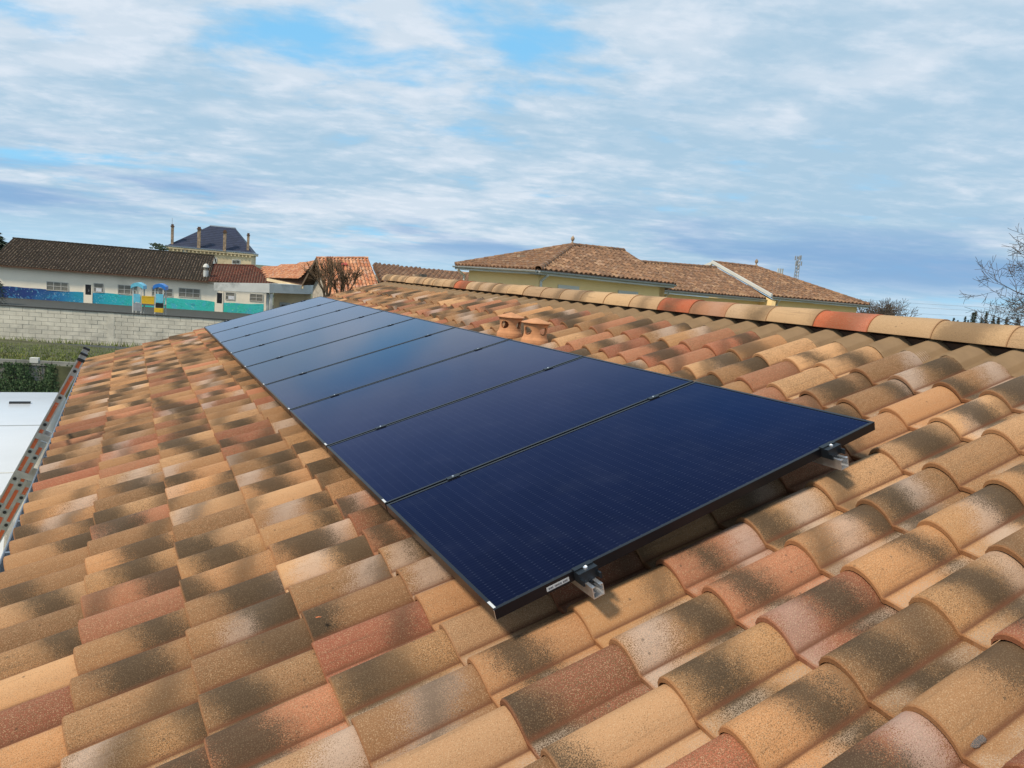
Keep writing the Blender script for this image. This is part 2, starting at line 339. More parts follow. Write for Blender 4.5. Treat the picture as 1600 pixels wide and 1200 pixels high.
# ------------------------------------------------------------------ mesh helpers
class MB:
    def __init__(s): s.v = []; s.f = []; s.uv = []; s.tint = []
    def poly(s, pts, uv=None, tint=(0.5, 0.5, 0.5)):
        i = len(s.v); s.v += [tuple(p) for p in pts]; s.f.append(tuple(range(i, i + len(pts))))
        s.uv.append(uv or [(0.4, 0.5)] * len(pts)); s.tint.append(tint); return s
    def hexa(s, c):       # eight corners: bottom 4 ccw, top 4 ccw
        c = [Vector(p) for p in c]
        for q in ((3, 2, 1, 0), (4, 5, 6, 7), (0, 1, 5, 4), (1, 2, 6, 5), (2, 3, 7, 6), (3, 0, 4, 7)):
            s.poly([c[k] for k in q])
        return s
    def box(s, x0, x1, y0, y1, z0, z1, fr=None):
        c = [(x0, y0, z0), (x1, y0, z0), (x1, y1, z0), (x0, y1, z0), (x0, y0, z1), (x1, y0, z1), (x1, y1, z1), (x0, y1, z1)]
        if fr: c = [fr @ Vector(p) for p in c]
        return s.hexa(c)
    def prism(s, pts, down):      # closed solid from a planar outline and an offset vector
        pts = [Vector(p) for p in pts]; dn = Vector(down); lo = [p + dn for p in pts]
        s.poly(pts); s.poly(lo[::-1])
        n = len(pts)
        for i in range(n):
            j = (i + 1) % n; s.poly([pts[j], pts[i], lo[i], lo[j]])
        return s
    def tube(s, a, b, r0, r1=None, n=8, caps=True):
        a = Vector(a); b = Vector(b); r1 = r0 if r1 is None else r1
        d = (b - a).normalized(); e = d.orthogonal().normalized(); g = d.cross(e)
        A = [a + (e * math.cos(2 * math.pi * k / n) + g * math.sin(2 * math.pi * k / n)) * r0 for k in range(n)]
        B = [b + (e * math.cos(2 * math.pi * k / n) + g * math.sin(2 * math.pi * k / n)) * r1 for k in range(n)]
        for k in range(n): s.poly([A[k], A[(k + 1) % n], B[(k + 1) % n], B[k]])
        if caps: s.poly(A[::-1]); s.poly(B)
        return s
    def lathe(s, o, prof, n=24, close=True):
        o = Vector(o)
        def P(r, z, k): a = 2 * math.pi * k / n; return o + Vector((r * math.cos(a), r * math.sin(a), z))
        for (r0, z0), (r1, z1) in zip(prof[:-1], prof[1:]):
            for k in range(n):
                if r0 < 1e-6: s.poly([P(0, z0, 0), P(r1, z1, k + 1), P(r1, z1, k)])
                elif r1 < 1e-6: s.poly([P(r0, z0, k), P(r0, z0, k + 1), P(0, z1, 0)])
                else: s.poly([P(r0, z0, k), P(r0, z0, k + 1), P(r1, z1, k + 1), P(r1, z1, k)])
        return s
    def mesh(s, name, mat, origin=None, smooth=False, tints=False, weld=False):
        me = bpy.data.meshes.new(name)
        o = Vector(origin) if origin is not None else Vector((0, 0, 0))
        me.from_pydata([tuple(Vector(p) - o) for p in s.v], [], s.f)
        uvl = me.uv_layers.new(name='UVMap')
        flat = [c for f in s.uv for p in f for c in p]
        uvl.data.foreach_set('uv', flat)
        if tints:
            at = me.attributes.new('tint', 'FLOAT_VECTOR', 'FACE')
            at.data.foreach_set('vector', [c for tt in s.tint for c in tt])
        me.materials.append(mat)
        if smooth or weld:
            import bmesh
            bm = bmesh.new(); bm.from_mesh(me)
            bmesh.ops.remove_doubles(bm, verts=bm.verts, dist=0.0002)
            bm.to_mesh(me); bm.free()
        if smooth:
            for p in me.polygons: p.use_smooth = True
            try: me.set_sharp_from_angle(angle=R(38))
            except Exception: pass
        return me

def worigin(o):
    v = Vector((0, 0, 0))
    while o is not None: v += Vector(o.location); o = o.parent
    return v

def put(name, mb, mat, parent=None, smooth=False, tints=False, kind=None, origin=None, label=None):
    """links ONE mesh object whose corners are given in world coordinates"""
    po = worigin(parent) if parent else Vector((0, 0, 0))
    og = Vector(origin) if origin is not None else po
    me = mb.mesh(name, mat, og, smooth, tints)
    o = bpy.data.objects.new(name, me); col.objects.link(o)
    if parent: o.parent = parent
    o.location = og - po
    if kind: o['kind'] = kind
    if label: o['label'] = label
    return o

def put_mesh(name, me, parent, loc=None, rot=None, mat4=None):
    o = bpy.data.objects.new(name, me); col.objects.link(o); o.parent = parent
    if mat4 is not None: o.matrix_local = mat4
    else:
        if loc is not None: o.location = loc
        if rot is not None: o.rotation_euler = rot
    return o

def thing(name, loc, label, cat, group=None):
    o = bpy.data.objects.new(name, None); o.empty_display_size = 0.2; col.objects.link(o)
    o.location = loc; o['label'] = label; o['category'] = cat
    if group: o['group'] = group
    return o

def tag(o, label, cat, group=None):
    o['label'] = label; o['category'] = cat
    if group: o['group'] = group
    return o

def copy_tree(o, parent=None):
    c = o.copy(); col.objects.link(c)
    if parent: c.parent = parent
    for ch in list(o.children): copy_tree(ch, c)
    return c

# places in the surroundings are given by bearing (picture pixel) and distance ahead
FH = Vector((0.47821685, 0.87824179, 0.0)); RH = Vector((0.87824179, -0.47821685, 0.0))
def ray(x, y): return (RIGHT * (x - 800) - UP * (y - 600) + FWD * FPX).normalized()
def at(x, y, D):
    d = ray(x, y); return CW + d * (D / d.dot(FH))
def S(s, d, z): return Vector((CW.x, CW.y, 0)) + RH * s + FH * d + Vector((0, 0, z))

# roof frame: a along -ridge (towards the viewer), v up the slope, h away from the roof
AL = R(18.5)
RF = Matrix(((0, math.cos(AL), -math.sin(AL), 0), (-1, 0, 0, 0), (0, math.sin(AL), math.cos(AL), 0), (0, 0, 0, 1)))
def RP(u, v, h): return RF @ Vector((-u, v, h))
ZG = -4.3

# ------------------------------------------------------------------ setting
g = put('ground', MB().poly([(-2500, -1500, ZG), (2500, -1500, ZG), (2500, 4000, ZG), (-2500, 4000, ZG)]), M['ground'], kind='structure')
pl = MB().prism([S(-60, 28.25, -4.0), S(-8, 28.25, -4.0), S(-8, 90, -4.0), S(-60, 90, -4.0)], (0, 0, -0.35))
put('playground', pl, M['asphalt'], kind='structure')
yard = MB().poly([S(-22, 3, ZG + .004), S(-2, 3, ZG + .004), S(-2, 22.4, ZG + .004), S(-22, 22.4, ZG + .004)][::1])
put('yard', yard, M['asphalt'], kind='structure')
# terrace of soil between the retaining wall and the block wall
put('terrace', MB().prism([S(-30, 22.95, -2.86), S(-3, 22.95, -2.86), S(-3, 27.98, -2.80), S(-30, 27.98, -2.80)], (0, 0, -1.5)), M['soil'], kind='structure')
class Wall:
    """a vertical plane: l runs along it, z up, o out of it towards the viewer"""
    def __init__(s, p0, dirv):
        s.p = Vector((p0.x, p0.y, 0)); s.d = Vector((dirv.x, dirv.y, 0)).normalized(); s.n = Vector((s.d.y, -s.d.x, 0))
    def lz(s, x, y):
        r = ray(x, y); t = (s.p - CW).dot(s.n) / r.dot(s.n); q = CW + r * t
        return (q - s.p).dot(s.d), q.z
    def W(s, l, z, o=0.0): return s.p + s.d * l + s.n * o + Vector((0, 0, z))
    def box(s, mb, l0, l1, z0, z1, o0, o1):
        if l0 > l1: l0, l1 = l1, l0
        if o0 > o1: o0, o1 = o1, o0
        return mb.hexa([s.W(l0, z0, o1), s.W(l1, z0, o1), s.W(l1, z0, o0), s.W(l0, z0, o0),
                        s.W(l0, z1, o1), s.W(l1, z1, o1), s.W(l1, z1, o0), s.W(l0, z1, o0)])

def rtint(): return (random.random(), random.random(), random.random())

def plane_normal(pts):
    n = Vector((0, 0, 0)); pts = [Vector(p) for p in pts]
    for a, b in zip(pts, pts[1:] + pts[:1]): n += a.cross(b)
    n.normalize()
    return n if n.z > 0 else -n

def planar(pts):
    """drops every corner after the third onto the plane of the first three"""
    pts = [Vector(p) for p in pts]; n = (pts[1] - pts[0]).cross(pts[2] - pts[0])
    for i in range(3, len(pts)):
        pts[i].z = pts[0].z - (n.x * (pts[i].x - pts[0].x) + n.y * (pts[i].y - pts[0].y)) / n.z
    return pts

def tile_field(name, root, poly, ux, vx, mat, pitch=0.235, gauge=0.38, r=0.05, step=0.02, seg=5, kind='stuff', fine=None):
    """canal tiles over a flat outline: ux runs along the courses, vx straight up the slope"""
    nx = plane_normal(poly); ux = (ux - nx * ux.dot(nx)).normalized(); v2 = nx.cross(ux)
    vx = v2 if v2.z > 0 else -v2
    o = Vector(poly[0]); P = [((Vector(p) - o).dot(ux), (Vector(p) - o).dot(vx)) for p in poly]
    vmin = min(p[1] for p in P); vmax = max(p[1] for p in P)
    mb = MB(); k = 0
    def span(v):
        xs = []
        for (a, b), (c, d) in zip(P, P[1:] + P[:1]):
            if (b <= v < d) or (d <= v < b): xs.append(a + (c - a) * (v - b) / (d - b))
        return (min(xs), max(xs)) if len(xs) > 1 else None
    def pt(u, v, h): return o + ux * u + vx * v + nx * h
    v = vmin
    while v < vmax - 0.02:
        v1 = min(v + gauge, vmax)
        s = span((v + v1) / 2)
        if s:
            i0 = math.floor(s[0] / pitch); i1 = math.ceil(s[1] / pitch)
            for i in range(i0, i1):
                a = max(i * pitch, s[0]); b = min((i + 1) * pitch, s[1])
                if b - a < pitch * 0.3: continue
                tt = rtint(); hj = random.uniform(-0.005, 0.008); vj = random.uniform(-0.015, 0.015)
                pr = []
                for q in range(seg + 1):
                    f = q / seg
                    hh = r * (math.sin(math.pi * min(1.0, f / 0.72)) if f < 0.72 else -0.12 * math.sin(math.pi * (f - 0.72) / 0.28))
                    pr.append((a + (b - a) * f, hh, f))
                for (ua, ha, fa), (ub, hb, fb) in zip(pr[:-1], pr[1:]):
                    mb.poly([pt(ua, v + vj, ha + step + hj), pt(ub, v + vj, hb + step + hj), pt(ub, v1 + 0.02, hb), pt(ua, v1 + 0.02, ha)],
                            [(fa, 0), (fb, 0), (fb, 1), (fa, 1)], tt)
                    mb.poly([pt(ua, v + vj, ha - 0.02), pt(ub, v + vj, hb - 0.02), pt(ub, v + vj, hb + step + hj), pt(ua, v + vj, ha + step + hj)],
                            [(fa, 0)] * 4, tt)
        v += gauge
    return put(name, mb, mat, root, tints=True, kind=kind)

def ridge_run(root, a, b, mat, r=0.11, step=0.38, name='ridge_tile', parts=False):
    a = Vector(a); b = Vector(b); n = max(1, int((b - a).length / step)); d = (b - a) / n
    side = d.cross(Vector((0, 0, 1))).normalized(); upv = side.cross(d).normalized()
    mb = MB()
    for i in range(n):
        p = a + d * i; q = a + d * (i + 1.06); tt = rtint(); R0, R1 = r * 1.08, r * 0.93
        for k in range(6):
            t0 = math.pi * k / 6; t1 = math.pi * (k + 1) / 6
            f = lambda c, R_, t: c + side * math.cos(t) * R_ + upv * (math.sin(t) * R_ * 0.9)
            mb.poly([f(p, R0, t0), f(p, R0, t1), f(q, R1, t1), f(q, R1, t0)], [(.3, 0), (.4, 0), (.4, 1), (.3, 1)], tt)
            mb.poly([f(p, R0, t0), f(p, R0 - .02, t0), f(p, R0 - .02, t1), f(p, R0, t1)], [(.3, 0)] * 4, tt)
    return put(name, mb, mat, root, tints=True, kind='stuff')

# ------------------------------------------------------------------ the house we stand on
W_T = 0.2325
COURSE = [-1.685, -1.265, -0.868, -0.486, -0.101, 0.278, 0.657, 1.036, 1.412, 1.798, 2.195, 2.585]
U_END, U_NEAR = 10.77, -3.41
PROF = [(0, -.040), (.03, -.024), (.08, -.012), (.15, -.003), (.22, 0), (.30, -.0025), (.38, -.0095), (.46, -.0215), (.53, -.0375), (.585, -.0545),
        (.62, -.0675), (.64, -.0705), (.672, -.0678), (.79, -.0698), (.89, -.0735), (.96, -.0720), (1.0, -.068), (1.07, -.058)]
TH = 0.019
def tile_mesh(name, length, prof, tilt=0.062, tail=0.055):
    mb = MB(); L = length + tail; n = len(prof)
    for i in range(n - 1):
        (s0, z0), (s1, z1) = prof[i], prof[i + 1]
        x0, x1 = s0 * W_T, s1 * W_T
        e = 0.004                                    # worn front arris
        T = [(x0, e, z0), (x1, e, z1), (x1, L, z1 - tilt * L), (x0, L, z0 - tilt * L)]
        mb.poly(T, [(s0, 0.01), (s1, 0.01), (s1, 1.1), (s0, 1.1)])
        mb.poly([(x0, 0, z0 - e), (x1, 0, z1 - e), (x1, e, z1), (x0, e, z0)], [(s0, 0), (s1, 0), (s1, 0.01), (s0, 0.01)])
        mb.poly([(x0, 0, z0 - TH), (x1, 0, z1 - TH), (x1, 0, z1 - e), (x0, 0, z0 - e)], [(s0, 0)] * 4)
        mb.poly([(x1, 0, z1 - TH), (x0, 0, z0 - TH), (x0, L, z0 - TH - tilt * L), (x1, L, z1 - TH - tilt * L)], [(s0, 0.5)] * 4)
    x, z = 0.0, prof[0][1]
    mb.poly([(x, 0, z - TH), (x, 0, z), (x, L, z - tilt * L), (x, L, z - TH - tilt * L)], [(0, .5)] * 4)
    return mb

HX = lambda v, h: (RF @ Vector((0, v, h)))
house = thing('house', (1.4, 3.7, ZG), 'long low house under the ochre and terracotta tiled roof that carries the solar panels', 'house')
roof = bpy.data.objects.new('roof', MB().prism([(-U_END - .05, -1.66, -.262), (-U_NEAR, -1.66, -.262), (-U_NEAR, 3.34, -.262), (-U_END - .05, 3.34, -.262)], (0, 0, -.05)).mesh('roof', M['deck']))
col.objects.link(roof); roof.parent = house
roof.matrix_local = Matrix.Translation(-Vector(house.location)) @ RF

# every tile of the slope: (score, column start u, course)
tiles = []
ncol = int(round((U_END - U_NEAR) / W_T))
for k, v in enumerate(COURSE):
    L = (COURSE[k + 1] - v) if k + 1 < len(COURSE) else 0.46
    for i in range(ncol):
        u = U_END - i * W_T
        c = RP(u - W_T * .5, v + L / 2, -.14); d = c - CW
        zz = d.dot(FWD); x = d.dot(RIGHT) / zz * FPX if zz > .05 else 9e9; y = -d.dot(UP) / zz * FPX if zz > .05 else 9e9
        vis = abs(x) < 900 and abs(y) < 720
        hid = 0.25 < u < 9.4 and 0.0 < v < 1.45
        sc_ = (1.0 / d.length ** 2) * abs(d.normalized().dot(RP(0, 0, 1).normalized())) if vis else 0
        if hid: sc_ *= 0.01
        tiles.append((sc_, u, k, L))
tiles.sort(key=lambda t: -t[0])
meshes = {}
for L in sorted(set(round(t[3], 3) for t in tiles)):
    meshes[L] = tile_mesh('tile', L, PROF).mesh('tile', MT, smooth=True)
rt = random.Random(21)
stuff = MB()
LOW = [PROF[i] for i in (0, 1, 3, 4, 6, 8, 10, 11, 12, 14, 17)]
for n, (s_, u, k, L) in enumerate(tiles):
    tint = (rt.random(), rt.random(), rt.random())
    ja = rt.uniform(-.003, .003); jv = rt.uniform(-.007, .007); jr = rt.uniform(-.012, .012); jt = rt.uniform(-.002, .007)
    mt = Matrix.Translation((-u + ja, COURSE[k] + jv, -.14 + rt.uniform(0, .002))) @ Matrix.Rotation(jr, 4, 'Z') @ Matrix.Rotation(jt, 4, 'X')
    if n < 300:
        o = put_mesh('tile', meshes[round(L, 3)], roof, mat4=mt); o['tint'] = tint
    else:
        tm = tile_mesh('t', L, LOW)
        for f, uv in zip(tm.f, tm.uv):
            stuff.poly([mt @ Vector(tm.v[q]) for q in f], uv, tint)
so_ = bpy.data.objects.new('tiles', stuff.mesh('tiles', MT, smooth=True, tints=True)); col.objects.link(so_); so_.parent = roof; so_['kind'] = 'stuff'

# ribbed closure strip that follows the rolls below the ridge
VCL = 3.01
cs = MB(); ribs = []
v0, v1, nr = VCL, 3.30, 18
for j in range(nr * 2 + 1):
    f = j / (nr * 2); ribs.append((v0 + (v1 - v0) * f,   .0050 * (1 if j % 2 else -1), f))
CP = [PROF[i] for i in (0, 1, 2, 3, 4, 6, 8, 10, 13, 15)]
for i in range(ncol):
    u = U_END - i * W_T
    ks = CP + [(1.0, CP[0][1])]
    rr = ribs if -0.6 < u < 5 else ribs[::8]
    for (va, ra, fa), (vb, rb, fb) in zip(rr[:-1], rr[1:]):
        for (s0, z0), (s1, z1) in zip(ks[:-1], ks[1:]):
            H = lambda z, v, rib: -.14 + .009 + z * (1 - .25 * (v - v0) / (v1 - v0)) - .062 * (v - 2.585) + rib
            cs.poly([(-u + s0 * W_T, va, H(z0, va, ra)), (-u + s1 * W_T, va, H(z1, va, ra)), (-u + s1 * W_T, vb, H(z1, vb, rb)), (-u + s0 * W_T, vb, H(z0, vb, rb))])
cso = bpy.data.objects.new('closure_strip', cs.mesh('closure_strip', M['closure'])); col.objects.link(cso); cso.parent = roof

rb0 = bpy.data.objects.new('ridge_bedding', MB().box(-U_END + .02, -U_NEAR, 3.27, 3.38, -.30, -.185).mesh('ridge_bedding', M['deck'])); col.objects.link(rb0); rb0.parent = roof
# ridge tiles, one tapered half round each
RV, RHH, RR = 3.33, -0.205, 0.128
rm = MB(); nn = 14; LR = 0.445
def rpt(f, t, rad):  # along -> f, angle t
    return Vector((-f, math.cos(t) * rad * math.cos(AL) + math.sin(t) * rad * math.sin(AL) * 1.0, -math.cos(t) * rad * math.sin(AL) + math.sin(t) * rad * math.cos(AL)))
for k in range(nn):
    t0 = .40 + (math.pi - .5) * k / nn; t1 = .40 + (math.pi - .5) * (k + 1) / nn
    a0, a1 = RR * 1.02, RR * 0.965
    U0, U1 = k / nn * .6, (k + 1) / nn * .6
    rm.poly([rpt(0, t1, a0), rpt(0, t0, a0), rpt(LR, t0, a1), rpt(LR, t1, a1)], [(U1, 0), (U0, 0), (U0, 1), (U1, 1)])
    rm.poly([rpt(0, t0, a0), rpt(0, t1, a0), rpt(0, t1, a0 - .014), rpt(0, t0, a0 - .014)], [(U0, 0)] * 4)
    rm.poly([rpt(LR, t1, a1), rpt(LR, t0, a1), rpt(LR, t0, a1 - .014), rpt(LR, t1, a1 - .014)], [(U0, 1)] * 4)
    rm.poly([rpt(0, t0, a0 - .014), rpt(0, t1, a0 - .014), rpt(LR, t1, a1 - .014), rpt(LR, t0, a1 - .014)], [(U0, .5)] * 4)
rme = rm.mesh('ridge_tile', MT_RIDGE, smooth=True)
u = -3.39; i = 0
while u < U_END - .1:
    o = put_mesh('ridge_tile', rme, roof, mat4=Matrix.Translation((-u, RV, RHH + random.uniform(-.003, .003))) @ Matrix.Rotation(random.uniform(-.008, .008), 4, 'Z'))
    r1 = random.random() * .92; r2, r3 = random.random(), random.random()
    if abs(u - 1.12) < .1: r1, r2, r3 = .94, .62, .5
    elif abs(u - 2.76) < .1 or abs(u - 7.3) < .15: r1 = .95
    elif abs(u - 2.35) < .1: r1 = .985
    o['tint'] = (r1, r2, r3); u += .41; i += 1

# rear slope, seen by nobody from here but there
rear = MB()
apex = RP(0, RV, -.24)
def rs(y, t, h=0.0): return Vector((apex.x + t * math.cos(AL), y, apex.z - t * math.sin(AL) + h))
rear.prism([rs(U_NEAR, 0.02), rs(U_END, 0.02), rs(U_END, 5.0), rs(U_NEAR, 5.0)][::-1], (0, 0, -.05))
put('rear_slope', rear, M['deck'], house)
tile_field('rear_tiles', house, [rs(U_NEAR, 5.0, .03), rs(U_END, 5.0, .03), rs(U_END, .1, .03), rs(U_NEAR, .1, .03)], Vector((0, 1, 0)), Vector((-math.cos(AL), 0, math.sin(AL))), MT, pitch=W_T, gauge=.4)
# walls under the roof
wm_ = MB()
xw0, xw1 = HX(-1.40, -.3).x, apex.x + 4.6 * math.cos(AL)
zw0, zw1 = HX(-1.40, -.33).z, apex.z - 4.6 * math.sin(AL) - .1
for y in (U_NEAR + .15, U_END - .45):
    wm_.prism([(xw0, y, ZG), (xw1, y, ZG), (xw1, y, zw1), (apex.x, y, apex.z - .11), (xw0, y, zw0)], (0, .3, 0))
wm_.box(xw0, xw0 + .3, U_NEAR + .46, U_END - .46, ZG, zw0 - .01)
wm_.box(xw1 - .3, xw1, U_NEAR + .46, U_END - .46, ZG, zw1 - .02)
put('wall', wm_, M['plaster_white'], house)
fb = MB().box(HX(-1.66, -.3).x - .02, HX(-1.66, -.3).x, U_NEAR, U_END, HX(-1.66, -.3).z - .15, HX(-1.66, -.3).z + .02)
put('fascia_board', fb, M['dark_wood'], house)
# gutter with hooks
gx, gz, gr = -1.545, -0.780, 0.046
gm_ = MB()
for k in range(10):
    t0 = math.pi + math.pi * k / 10; t1 = math.pi + math.pi * (k + 1) / 10
    P0 = (gx + gr * math.cos(t0), gz + gr * math.sin(t0)); P1 = (gx + gr * math.cos(t1), gz + gr * math.sin(t1))
    Q0 = (gx + (gr - .003) * math.cos(t0), gz + (gr - .003) * math.sin(t0)); Q1 = (gx + (gr - .003) * math.cos(t1), gz + (gr - .003) * math.sin(t1))
    gm_.poly([(P0[0], U_NEAR, P0[1]), (P1[0], U_NEAR, P1[1]), (P1[0], U_END + .05, P1[1]), (P0[0], U_END + .05, P0[1])])
    gm_.poly([(Q1[0], U_NEAR, Q1[1]), (Q0[0], U_NEAR, Q0[1]), (Q0[0], U_END + .05, Q0[1]), (Q1[0], U_END + .05, Q1[1])])
gm_.tube((gx - gr, U_NEAR, gz + .004), (gx - gr, U_END + .05, gz + .004), .008, n=8)
go = put('gutter', gm_, M['zinc'], house)
y = U_NEAR + .3
hk = MB().box(gx - gr - .004, gx + gr + .01, -.012, .012, gz + .006, gz + .010).mesh('gutter_hook', M['zinc'], (0, 0, 0))
while y < U_END:
    put_mesh('gutter_hook', hk, go, loc=Vector((0, y, 0)) - worigin(go)); y += .55

# a dry leaf lying on a tile
lf = MB(); lc = RP(.635, -.435, -.1365)
for k in range(5):
    a = 2 * math.pi * k / 5; b_ = 2 * math.pi * (k + 1) / 5
    lf.poly([lc + Vector((0, 0, .006)), lc + Vector((math.cos(a) * .012, math.sin(a) * .007, .003)), lc + Vector((math.cos(b_) * .012, math.sin(b_) * .007, .003 + .003 * (k % 2)))])
tag(put('dry_leaf', lf, M['leaf_red'], origin=lc), 'small rust red dry leaf lying on a dark tile below the near panel', 'leaf')

# a clear blob of sealant and dried splashes in two pans
def blob(pu, pv, ph, sx, sy, sz, lab, seed):
    rr = random.Random(seed); c = RP(pu, pv, ph); mb = MB(); n = 16; rings = 6
    rad = [1 + rr.uniform(-.18, .18) for _ in range(n)]
    def P(i, k):
        a = math.pi / 2 * i / rings; q = rad[k % n]
        return RF @ Vector((math.cos(2 * math.pi * k / n) * sx * math.cos(a) * q, math.sin(2 * math.pi * k / n) * sy * math.cos(a) * q, math.sin(a) * sz))
    for i in range(rings):
        for k in range(n): mb.poly([c + P(i, k), c + P(i, k + 1), c + P(i + 1, k + 1), c + P(i + 1, k)])
    return tag(put('sealant_blob', mb, M['sealant'], origin=c, smooth=True), lab, 'sealant')
SEAL = [(1524, 1156)]
def roofpt(x, y, h):
    d = ray(x, y); nrm = RP(0, 0, 1).normalized(); t_ = (h - CW.dot(nrm)) / d.dot(nrm); q = CW + d * t_
    return -(RF.inverted() @ q).x, (RF.inverted() @ q).y
for (x, y), sz_, lab, sd in zip(SEAL, ((.016, .030, .006), (.010, .016, .003)), ('glossy clear blob of sealant in a tile pan at the lower right corner', 'small dried sealant splash in the pan of a dark tile'), (1, 5)):
    a_, v_ = roofpt(x, y, -.206); blob(a_, v_, -.2085, sz_[0], sz_[1], sz_[2], lab, sd)

# ------------------------------------------------------------------ solar panels
PU, PWD, PVL, FT = 1.06, 1.044, 1.756, 0.035
RP3 = Matrix.Rotation(-AL, 4, 'Y')
def fbox(x0, x1, y0, y1, z0, z1): return MB().box(x0, x1, y0, y1, z0, z1)
fr = MB()
fr.box(0, .0125, 0, PWD, -FT, 0); fr.box(PVL - .0125, PVL, 0, PWD, -FT, 0)
fr.box(.013, PVL - .013, 0, .0125, -FT, -.0003); fr.box(.013, PVL - .013, PWD - .0125, PWD, -FT, -.0003)
frame_me = fr.mesh('frame', M['frame_black'])
gl_me = fbox(.0128, PVL - .0128, .0128, PWD - .0128, -.007, -.0022).mesh('glass', M['glass'])
cl_me = fbox(.0015, .0105, .008, .052, .0002, .0008).mesh('corner_label', M['label_white'])
jb_me = fbox(.72, .80, .46, .58, -.030, -.0075).mesh('junction_box', M['black'])
ordn = ['nearest solar panel, with a white sticker on its near edge and two open rail ends', 'second solar panel from the near end of the black row',
        'third solar panel from the near end of the black row', 'fourth solar panel from the near end, in front of the gap before the clay vents',
        'fifth solar panel, the middle one of the nine in the row', 'sixth solar panel from the near end, fourth from the far end',
        'seventh solar panel from the near end, third from the far end', 'eighth solar panel, next to last before the far end of the row',
        'farthest solar panel, closest to the far edge of the roof']
for i in range(9):
    base = RP(i * PU, 0, 0)
    t = thing('solar_panel', base, ordn[i], 'solar panel', 'black solar panels in a row on the roof')
    t.matrix_world = Matrix.Translation(base) @ RP3
    for nm, me in (('frame', frame_me), ('glass', gl_me), ('corner_label', cl_me), ('junction_box', jb_me)):
        put_mesh(nm, me, t)
    if i == 0:
        put_mesh('serial_label', fbox(.185, .270, -.0008, -.0002, -.027, -.012).mesh('serial_label', M['label_white']), t)
        lt = MB(); x = .192; k = 0
        while x < .262:
            wd = (.0032, .0018, .0040, .0026)[k % 4]
            if k % 7 != 4: lt.box(x, x + wd, -.0014, -.0010, -.0225, -.0165)
            x += wd + .0016; k += 1
        put_mesh('label_print', lt.mesh('label_print', M['print_grey']), t)
        put_mesh('corner_edge', fbox(-.0012, -.0002, -.0012, .0014, -FT, -.001).mesh('corner_edge', M['alu_bright']), t)

# mounting rails with clamps
for rv, lab in ((.325, 'lower aluminium mounting rail under the panels, its open end near the white sticker'), (1.475, 'upper aluminium mounting rail under the panels, its open end near the high corner')):
    base = RP(-.075, rv, -FT)
    t = thing('mounting_rail', base, lab, 'rail', 'aluminium rails under the panels')
    t.matrix_world = Matrix.Translation(base) @ RP3
    LRL = 9.72; hw = .021
    r_ = MB()
    r_.box(-hw, hw, 0, LRL, -.042, -.039)
    for sgn in (-1, 1):
        a, b_ = sorted((sgn * hw, sgn * (hw - .0028))); r_.box(a, b_, 0, LRL, -.0388, -.0015)
        a, b_ = sorted((sgn * (hw - .003), sgn * (hw - .0125))); r_.box(a, b_, 0, LRL, -.0045, -.0018)
        a, b_ = sorted((sgn * (hw - .003), sgn * (hw - .0090))); r_.box(a, b_, 0, LRL, -.022, -.0198)
    put_mesh('rail_channel', r_.mesh('rail_channel', M['alu_bright']), t)
    # hooks that carry the rail
    hkm = MB(); hkm.box(-.03, .03, -.02, .02, -.105, -.098); hkm.box(.012, .018, -.02, .02, -.0975, -.043); hkm.box(-.06, -.031, -.02, .02, -.110, -.102)
    hme = hkm.mesh('roof_hook', M['steel'])
    for q in range(9): put_mesh('roof_hook', hme, t, loc=(0, .35 + q * 1.12, 0))
    # end clamps
    ec = MB()
    ec.box(-.036, .036, .040, .0735, 0.0, FT + .0012); ec.box(-.036, .036, .064, .084, FT + .0016, FT + .005)
    ec.box(-.036, -.030, .022, .0395, 0, .020); ec.box(.030, .036, .022, .0395, 0, .020)
    eme = ec.mesh('end_clamp', M['clamp_black'])
    bm_ = MB().lathe((0, .0555, FT + .0013), [(0, .0062), (.0035, .0062), (.0036, .003), (.0042, .003), (.0072, .0058), (.0076, .0)], 16)
    bme = bm_.mesh('bolt', M['alu_bright'], smooth=True)
    e1 = put_mesh('end_clamp', eme, t); put_mesh('bolt', bme, e1)
    e2 = put_mesh('end_clamp', eme, t, mat4=Matrix.Translation((0, .15 + 9 * PU - .016, 0)) @ Matrix.Rotation(math.pi, 4, 'Z')); put_mesh('bolt', bme, e2)
    mc = MB(); mc.box(-.03, .03, -.0065, .0065, 0, FT); mc.box(-.03, .03, -.014, .014, FT + .0012, FT + .0040)
    mme = mc.mesh('middle_clamp', M['clamp_black'])
    bmm = MB().lathe((0, 0, FT + .0041), [(0, .003), (.0045, .003), (.0050, 0)], 14).mesh('bolt', M['alu_bright'], smooth=True)
    for q in range(1, 9):
        c_ = put_mesh('middle_clamp', mme, t, loc=(0, .075 + q * PU - .008, 0)); put_mesh('bolt', bmm, c_)

